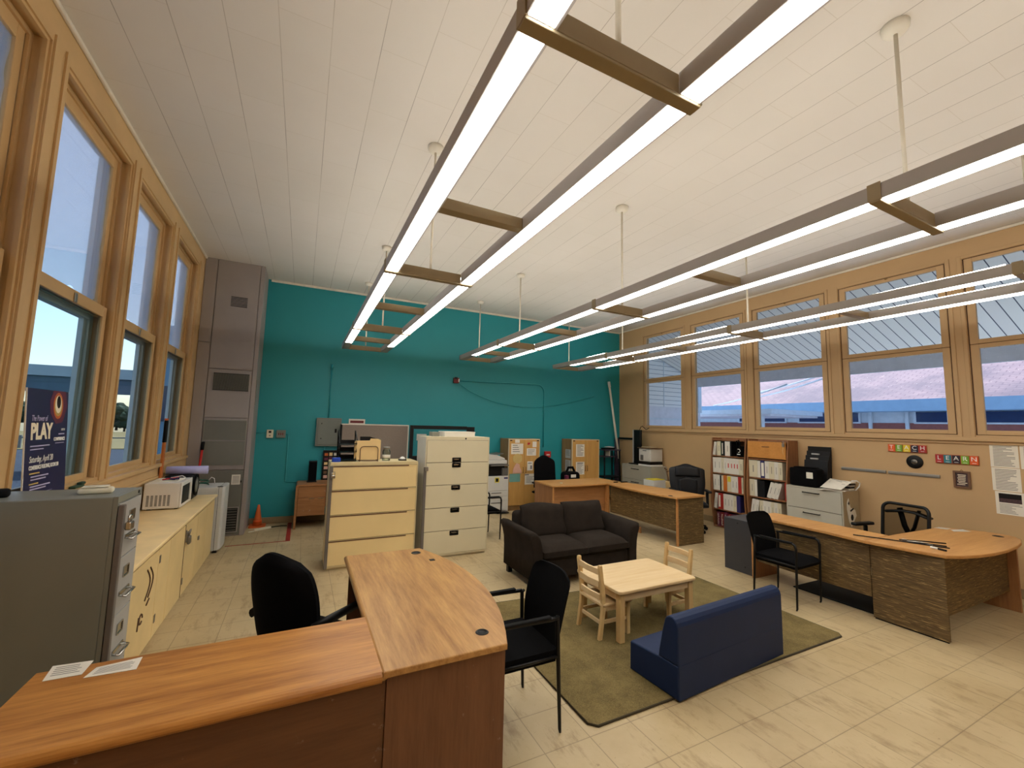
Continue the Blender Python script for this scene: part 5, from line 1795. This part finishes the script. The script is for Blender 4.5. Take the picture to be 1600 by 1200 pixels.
def sorter():
    t = thing('file_sorter', 'tall black stepped paper sorter behind the black case', 'sorter', (7.11, 3.765, .9655))
    for k in range(4):
        x = .09 - .036 * k
        h = .60 - .07 * k
        m = MB()
        m.prism([(x, 0), (x + .035, 0), (x + .06, h), (x + .05, h), ], -.16, .17, axis='y')
        o = m.obj('pocket', 'binder black' if k else 'print dark', t)
        box('label', 'paper grey', (x + .025, -.02, h - .055), (x + .05, .09, h - .035), o) if k in (1, 2) else None
    box('base', 'black plastic', (-.03, -.17, 0), (.15, .18, .012), t)
sorter()
for k, (dx, dy, rz, z, lb) in enumerate(((6.93, 3.43, .25, .967, 'lowest loose white paper at the front of the pale lateral file'), (6.99, 3.44, -.12, .985, 'topmost loose white paper overhanging the pale lateral file corner'))):
    c, s = math.cos(rz), math.sin(rz)
    q = lambda a, b, h=0: (dx + a * c - b * s, dy + a * s + b * c, z + h)
    paper('loose_paper', lb, 'paper', [q(-.11, .15, .0), q(-.11, -.14, .0), q(.12, -.14, .10 * k + .002), q(.12, .15, .12 * k + .002)], 'paper', 'loose papers on the pale lateral file', para(.62, .92, 4, k))
t = thing('magazine_stack', 'small stack of magazines behind the loose papers on the pale lateral file', 'magazines', (7.17, 3.42, .966))
for k in range(5):
    box('magazine', ['paper', 'print dark', 'paper grey', 'binder black', 'paper'][k], (-.05 + .01 * (k % 2), -.085 - .006 * k, .024 * k), (.09, .13 - .01 * (k % 3), .024 * k + .022), t, .002)
MB().tube([(7.12, 3.30, 1.105), (7.15, 3.25, 1.11), (7.20, 3.235, 1.08), (7.21, 3.25, 1.03), (7.15, 3.27, .975)], .008, 6).obj('white_cable', 'white ink')
tag(bpy.data.objects['white_cable'], 'white cable looping off the end of the pale lateral file', 'cable')
o = box('waste_bin', 'black plastic', (6.95, 2.98, 0), (7.2, 3.2, .34), None, .01)
tag(o, 'black bin in the gap between the pale lateral file and mesh chair', 'bin')

# ------------------------------------------------------------------ things on the beige wall
def sign(name, label, yl, yr, z0, z1, letters):
    t = thing(name, label, 'sign', (X1 - .001, yl, z0))
    n = len(letters)
    w = (yl - yr)
    box('backing', 'sign back', (-.014, -w, -.004), (0, 0, z1 - z0 + .004), t, .002)
    for i, (ch, mt) in enumerate(letters):
        a, b = -w * i / n - .004, -w * (i + 1) / n + .004
        o = box('tile', mt, (-.022, b, .002), (-.0141, a, z1 - z0 - .002), t, .003)
        lettering(ch, .072, 'white ink', o, basis((0, -1, 0), (0, 0, 1), Vector((-.0222, (a + b) / 2, (z1 - z0) * .62))), 'letter', .0006)
        box('caption', 'white ink', (-.0228, (a + b) / 2 - .018, .016), (-.0221, (a + b) / 2 + .018, .020), o)
sign('word_sign', 'colourful tile sign reading TEACH on the beige wall', 2.92, 2.515, 1.552, 1.648, [('T', 'orange sign'), ('E', 'green sign'), ('A', 'yellow sign'), ('C', 'navy sign'), ('H', 'maroon sign')])
sign('word_sign', 'colourful tile sign reading LEARN on the beige wall', 2.44, 2.05, 1.44, 1.545, [('L', 'maroon sign'), ('E', 'teal sign'), ('A', 'plum sign'), ('R', 'green sign'), ('N', 'orange sign')])
t = thing('wall_disc', 'round black disc with a silver centre on the beige wall below the TEACH sign', 'disc', (X1 - .001, 2.647, 1.43))
MB().lathe([(0, 0), (.083, 0), (.088, -.008), (.083, -.016), (.04, -.018), (0, -.018)], n=32, axis='x').obj('disc', 'black plastic', t)
MB().lathe([(0, -.019), (.032, -.019), (.032, -.0215), (0, -.0215)], n=24, axis='x').obj('label', 'steel', t)
m = MB()
for k in (-1, 0, 1):
    m.box((-.0225, -.02, k * .013 - .003), (-.0216, .02, k * .013 + .003))
m.obj('print', 'print dark', t)
for a, b, lb in ((3.498, 2.959, 'metal strip fixed on the beige wall nearer the bookcases'), (2.935, 2.407, 'metal strip fixed on the beige wall below the round black disc')):
    t = thing('metal_strip', lb, 'strip', (X1 - .001, a, 1.244), group='metal strips on the beige wall')
    m = MB()
    m.box((-.016, -(a - b), 0), (0, 0, .04), .004).box((-.02, -(a - b), .012), (-.015, 0, .028), .002)
    m.obj('bar', 'steel', t)
t = thing('picture_frame', 'small brown framed picture hanging on the beige wall below the LEARN sign', 'picture', (X1 - .001, 2.21, 1.15))
m = MB()
frame_ring(m, .15, .205, .004, .02, -.022, 0, 'x', 0, .103)
m.obj('frame', 'frame brown', t)
pc = box('picture', 'picture dark', (-.012, -.058, .022), (-.002, .058, .186), t)
m = MB()
r_ = random.Random(2)
for k in range(7):
    z = .04 + k * .019
    m.box((-.0135, -.045 + r_.random() * .02, z), (-.0121, .03 + r_.random() * .015, z + .008))
m.obj('print', 'poster cream', pc)
MB().tube([(-.008, .012, .205), (-.008, 0, .225), (-.008, -.012, .205)], .003, 5).obj('hook', 'brass', t)
def wall_sheet(label, ya, yb, z0, z1, photo=False, seed=1):
    o = paper('wall_sheet', label, 'paper', [(X1 - .0006, ya, z0), (X1 - .0006, yb, z0), (X1 - .0006, yb, z1), (X1 - .0006, ya, z1)], 'paper', 'printed sheets on the beige wall', para(.06, .45 if photo else .9, 8 if photo else 14, seed))
    if photo:
        w = ya - yb
        box('photo', 'picture dark', (X1 - .0032, yb + w * .12, z0 + (z1 - z0) * .52), (X1 - .0023, ya - w * .12, z0 + (z1 - z0) * .92), o)
        box('photo', 'print dark', (X1 - .0034, yb + w * .12, z0 + (z1 - z0) * .70), (X1 - .0033, ya - w * .12, z0 + (z1 - z0) * .92), o)
wall_sheet('top printed sheet of the left-hand column on the beige wall', 1.96, 1.737, 1.435, 1.695, seed=3)
wall_sheet('middle printed sheet of the left-hand column on the beige wall', 1.958, 1.735, 1.165, 1.43, seed=4)
wall_sheet('printed sheet with a dark photo at the bottom of the column on the wall', 1.945, 1.715, .90, 1.158, True, seed=5)
wall_sheet('top printed sheet at the right edge of the photo on the beige wall', 1.725, 1.50, 1.43, 1.69, seed=6)
wall_sheet('lower printed sheet at the right edge of the photo on the beige wall', 1.705, 1.48, 1.12, 1.42, seed=7)

# ------------------------------------------------------------------ straw-panelled desk
t = thing('corner_desk', 'long L-shaped desk with straw-textured panels by the beige wall', 'desk')
peninsula = [(4.99, 2.235), (5.03, 1.96), (5.094, 1.681), (5.23, 1.616), (5.416, 1.571), (5.652, 1.54), (5.933, 1.53), (6.237, 1.544), (6.48, 1.575), (6.66, 1.62), (6.78, 1.69), (6.825, 1.78), (6.80, 1.90), (6.74, 2.03), (6.62, 2.21), (5.572, 2.245)]
MB().prism(peninsula, .715, .745, bevel=.007).obj('worktop', 'oak orange', t)
MB().prism([(4.992, 2.238), (5.50, 2.248), (5.52, 3.43), (5.045, 3.44), (5.04, 2.6)], .715, .7445, bevel=.006).obj('return_top', 'oak orange', t)
box('side_panel', 'straw', (5.105, 1.70, .012), (5.13, 2.24, .714), t, .002)
box('plinth', 'black rubber', (5.11, 1.71, 0), (5.128, 2.23, .012), t)
box('return_panel', 'straw', (5.092, 2.242, .20), (5.108, 3.40, .714), t, .002)
box('end_panel', 'panel brown z', (5.06, 3.405, 0), (5.50, 3.43, .714), t, .002)
box('edge_strip', 'oak edge', (5.04, 3.40, 0), (5.0599, 3.433, .714), t, .003)
box('modesty_panel', 'straw', (5.131, 1.74, .19), (6.70, 1.758, .714), t, .002)
box('end_leg', 'panel brown z', (6.70, 1.67, 0), (6.735, 2.16, .714), t, .003)
m = MB()
m.lathe([(.0, .7455), (.03, .7455), (.031, .7485), (.04, .748), (.044, .7452), (.044, .744)], (6.62, 1.77, 0), 20)
m.obj('grommet', 'black plastic', t)
MB().box((5.2, 2.05, 0.0005), (6.55, 3.05, .012), .004).obj('floor_mat', 'black rubber')
tag(bpy.data.objects['floor_mat'], 'black floor mat under the straw-panelled desk', 'mat')
G = 'sticks on the straw-panelled desk'
for k, (a, b, lb) in enumerate((((5.13, 2.39, .7452), (5.42, 1.76, .7455), 'longest dark stick lying across the seam of the straw-panelled desk'), ((5.35, 2.10, .7462), (5.62, 1.85, .7462), 'upper thin dark stick on the straw-panelled desk'), ((5.31, 2.06, .7462), (5.48, 1.80, .7462), 'short dark stick beside the pen on the straw-panelled desk'))):
    m = MB()
    r = .0055
    m.tube([Vector(a) + Vector((0, 0, r)), Vector(a).lerp(Vector(b), .5) + Vector((0.01, .01, r)), Vector(b) + Vector((0, 0, r))], r, 6)
    tag(m.obj('dark_stick', 'binder black'), lb, 'stick', G)
for k, (x, y, l, lb) in enumerate(((5.42, 2.04, .07, 'pinkish wrapper among the sticks, nearer the desk seam'), (5.44, 1.93, .05, 'pinkish wrapper among the sticks, nearer the pen'))):
    paper('wrapper', lb, 'wrapper', [(x - .02, y + l, .7456), (x - .03, y - l, .7456), (x + .03, y - l, .7456), (x + .03, y + l, .7456)], 'paper', thick=.003)
t = thing('marker_pen', 'white and black marker pen at the front edge of the straw-panelled desk', 'pen', (5.27, 1.79, .7455))
MB().cyl((.01, .055, .009), (.0, .0, .009), .009, n=10).obj('barrel', 'white ink', t)
MB().cyl((.0, .0, .009), (-.012, -.06, .009), .009, .007, n=10).obj('cap', 'black plastic', t)
for pts, lb in (([(6.60, 2.12, 0), (6.56, 2.21, 0), (6.45, 2.215, 0), (6.50, 2.12, 0)], 'cream card at the back of the straw-panelled desk, farther from the rounded end'), ([(6.44, 2.05, 0), (6.62, 1.97, 0), (6.68, 2.05, 0), (6.52, 2.10, 0)], 'cream card at the back of the straw-panelled desk, nearer the rounded end')):
    paper('card', lb, 'card', [(x, y, .7456) for x, y, z in pts], 'appliance white', 'cream cards on the straw-panelled desk')

t = thing('file_pedestal', 'charcoal metal file pedestal at the end of the straw-panelled desk', 'file pedestal', (5.09, 3.455, 0))
box('body', 'file box charcoal', (.012, 0, .02), (.50, .385, .645), t, .004)
box('back_plate', 'file box charcoal', (0, 0, .0), (.0115, .385, .645), t, .003)
m = MB()
for y, z in ((.19, .60), (.10, .08)):
    m.cyl((-.002, y, z), (.001, y, z), .008, n=8)
m.obj('screw', 'black plastic', t)

# ------------------------------------------------------------------ rug, sofa, children's table and chairs, foam bench
m = MB()
m.prism([(1.655, 2.20), (1.70, 2.157), (4.36, 2.161), (4.40, 2.20), (4.385, 3.726), (4.33, 3.76), (1.72, 3.99), (1.665, 3.94)], .001, .013, bevel=.004)
o = m.obj('area_rug', 'rug pile')
tag(o, 'worn olive green rug under the small wooden table', 'rug')
m = MB()
pts = [(1.655, 2.20), (1.70, 2.157), (4.36, 2.161), (4.40, 2.20), (4.385, 3.726), (4.33, 3.76), (1.72, 3.99), (1.665, 3.94)]
m.tube([(x, y, .007) for x, y in pts], .007, 6, closed=True)
m.obj('binding', 'rug edge', o)

def loveseat():
    t = thing('loveseat', 'dark brown two-seat fabric sofa behind the small wooden table', 'sofa', (2.34, 4.08, 0))
    W, Dp = 1.46, .78
    MB().box((.10, .03, .095), (W - .10, Dp - .05, .30), .02, 3).obj('base', 'sofa cloth', t)
    def arm(s):
        prof = [(.0, .095), (.0, .30), (-.008, .42), (-.03, .52), (-.052, .575), (-.05, .605), (-.02, .618), (.04, .605), (.085, .56), (.11, .48), (.122, .38), (.125, .095)]
        xo = 0 if s < 0 else W
        m = MB()
        rings = []
        for y, k in ((0, .86), (.012, .97), (.03, 1.0), (Dp * .5, 1.0), (Dp - .06, 1.01), (Dp - .03, 1.0), (Dp - .02, .92)):
            cx, cz = .05, .33
            dz = .012 * (y / Dp)
            rings.append([(xo + (-s) * (cx + (a - cx) * k) if s < 0 else xo - (cx + (a - cx) * k), y, cz + (b - cz) * k + dz if b > .1 else .095) for a, b in prof])
        m.loft(rings)
        return m.obj('arm', 'sofa cloth', t)
    arm(-1)
    arm(1)
    MB().box((.09, Dp - .20, .10), (W - .09, Dp - .01, .72), .05, 4).obj('back', 'sofa cloth', t)
    hw = (W - .26) / 2
    for k in range(2):
        x0 = .13 + k * (hw + .002)
        def f(sg):
            def g(u, v):
                a, b = 2 * u - 1, 2 * v - 1
                e = (1 - abs(a) ** 5) ** .5 * (1 - abs(b) ** 5) ** .5
                return (x0 + hw * u, -.012 + .60 * v, .365 + sg * .085 * (.35 + .65 * e) + .012 * e * sg)
            return g
        m = MB()
        m.grid(f(1), 12, 12, f(-1))
        m.obj('seat_cushion', 'sofa cloth', t)
        def h(sg):
            def g(u, v):
                a, b = 2 * u - 1, 2 * v - 1
                e = (1 - abs(a) ** 5) ** .5 * (1 - abs(b) ** 5) ** .5
                return (x0 + hw * u + .008 * math.sin(9 * v + k), .485 + .11 * v - sg * .085 * (.3 + .7 * e), .425 + .385 * v + .012 * math.sin(5 * u + 2 * k) * v - .02 * a * a * v)
            return g
        m = MB()
        m.grid(h(1), 12, 12, h(-1))
        m.obj('back_cushion', 'sofa cloth', t)
    for x in (.05, W - .05):
        for y in (.06, Dp - .09):
            MB().box((x - .028, y - .028, 0), (x + .028, y + .028, .096), .004).obj('foot', 'black plastic', t)
loveseat()

t = thing('kids_table', 'small square-edged maple table on the olive rug', 'table', (2.885, 3.12, .013))
w, d = .455, .31
TZ = .42
MB().prism(rounded_rect(w * 2, d * 2, .035), TZ - .028, TZ, bevel=.008, segs=3).obj('tabletop', 'maple', t)
for sx in (-1, 1):
    for sy in (-1, 1):
        x, y = sx * (w - .052), sy * (d - .052)
        MB().box((x - .027, y - .027, 0), (x + .027, y + .027, TZ - .029), .005).obj('leg', 'maple z', t)
for sy in (-1, 1):
    box('apron', 'maple', (-w + .08, sy * (d - .045) - .01, TZ - .095), (w - .08, sy * (d - .045) + .01, TZ - .029), t, .003)
for sx in (-1, 1):
    box('apron', 'maple', (sx * (w - .045) - .01, -d + .08, TZ - .095), (sx * (w - .045) + .01, d - .08, TZ - .029), t, .003)

def kid_chair(label, loc, rz):
    """faces -y locally"""
    t = thing('kids_chair', label, 'chair', loc, rz, "children's maple chairs")
    S, H, w, d = .285, .60, .15, .15
    for s in (-1, 1):
        m = MB()
        m.prism([(d - .012, .0), (d + .022, 0), (d - .01, .22), (d - .012, .32), (d + .022, H - .02), (d + .018, H), (d - .008, H), (d - .045, .34), (d - .042, .20)], s * w - .016, s * w + .016, axis='x', bevel=.004)
        m.obj('rear_post', 'maple z', t)
        MB().box((s * w - .017, -d - .012, 0), (s * w + .017, -d + .022, S - .022), .004).obj('leg', 'maple z', t)
        MB().box((s * w - .009, -d + .022, .12), (s * w + .009, d - .04, .15), .003).obj('stretcher', 'maple', t)
        MB().box((s * w - .009, -d + .022, S - .065), (s * w + .009, d - .04, S - .024), .003).obj('side_rail', 'maple', t)
    for z, hh in ((.545, .05), (.44, .055), (.335, .045)):
        off = .02 * (z - .34) / .2
        m = MB()
        m.prism([(-w + .016, d - .02 + off), (0, d - .008 + off), (w - .016, d - .02 + off), (w - .016, d - .002 + off), (0, d + .012 + off), (-w + .016, d - .002 + off)], z - hh / 2, z + hh / 2, bevel=.003)
        m.obj('back_slat', 'maple', t)
    MB().prism(rounded_rect(.345, .34, .03, cy=-.025), S - .022, S, bevel=.006).obj('seat', 'maple', t)
    box('stretcher', 'maple', (-w + .017, d - .035, .105), (w - .017, d - .017, .135), t, .003)
    box('apron', 'maple', (-w + .017, -d, S - .065), (w - .017, -d + .018, S - .024), t, .003)
kid_chair("children's maple chair at the sofa-desk side of the small table, slats towards the foreground desk", (2.50, 3.11, .013), math.radians(90))
kid_chair("children's maple chair on the far side of the small table, towards the straw-panelled desk", (3.33, 3.15, .013), math.radians(-90))

def bench():
    t = thing('foam_bench', 'navy blue vinyl foam seat for children at the edge of the rug', 'bench', (2.313, 2.105, .013), math.radians(3.7))
    W = 1.265
    m = MB()
    m.prism([(0, 0), (.43, 0), (.428, .19), (.42, .20), (.14, .215), (0, .215)], 0, W, axis='x', bevel=.012, segs=3)
    m.obj('seat_block', 'blue vinyl', t)
    m = MB()
    prof = [(.001, .2151), (.165, .2151), (.16, .26), (.13, .40), (.112, .465)] + [(.06 + .052 * math.cos(a), .462 + .05 * math.sin(a)) for a in (.3, .8, 1.3, 1.8, 2.3, 2.8)] + [(.004, .455)]
    m.prism(prof, 0, W, axis='x', bevel=.010, segs=3)
    m.obj('back_block', 'blue vinyl', t)
bench()
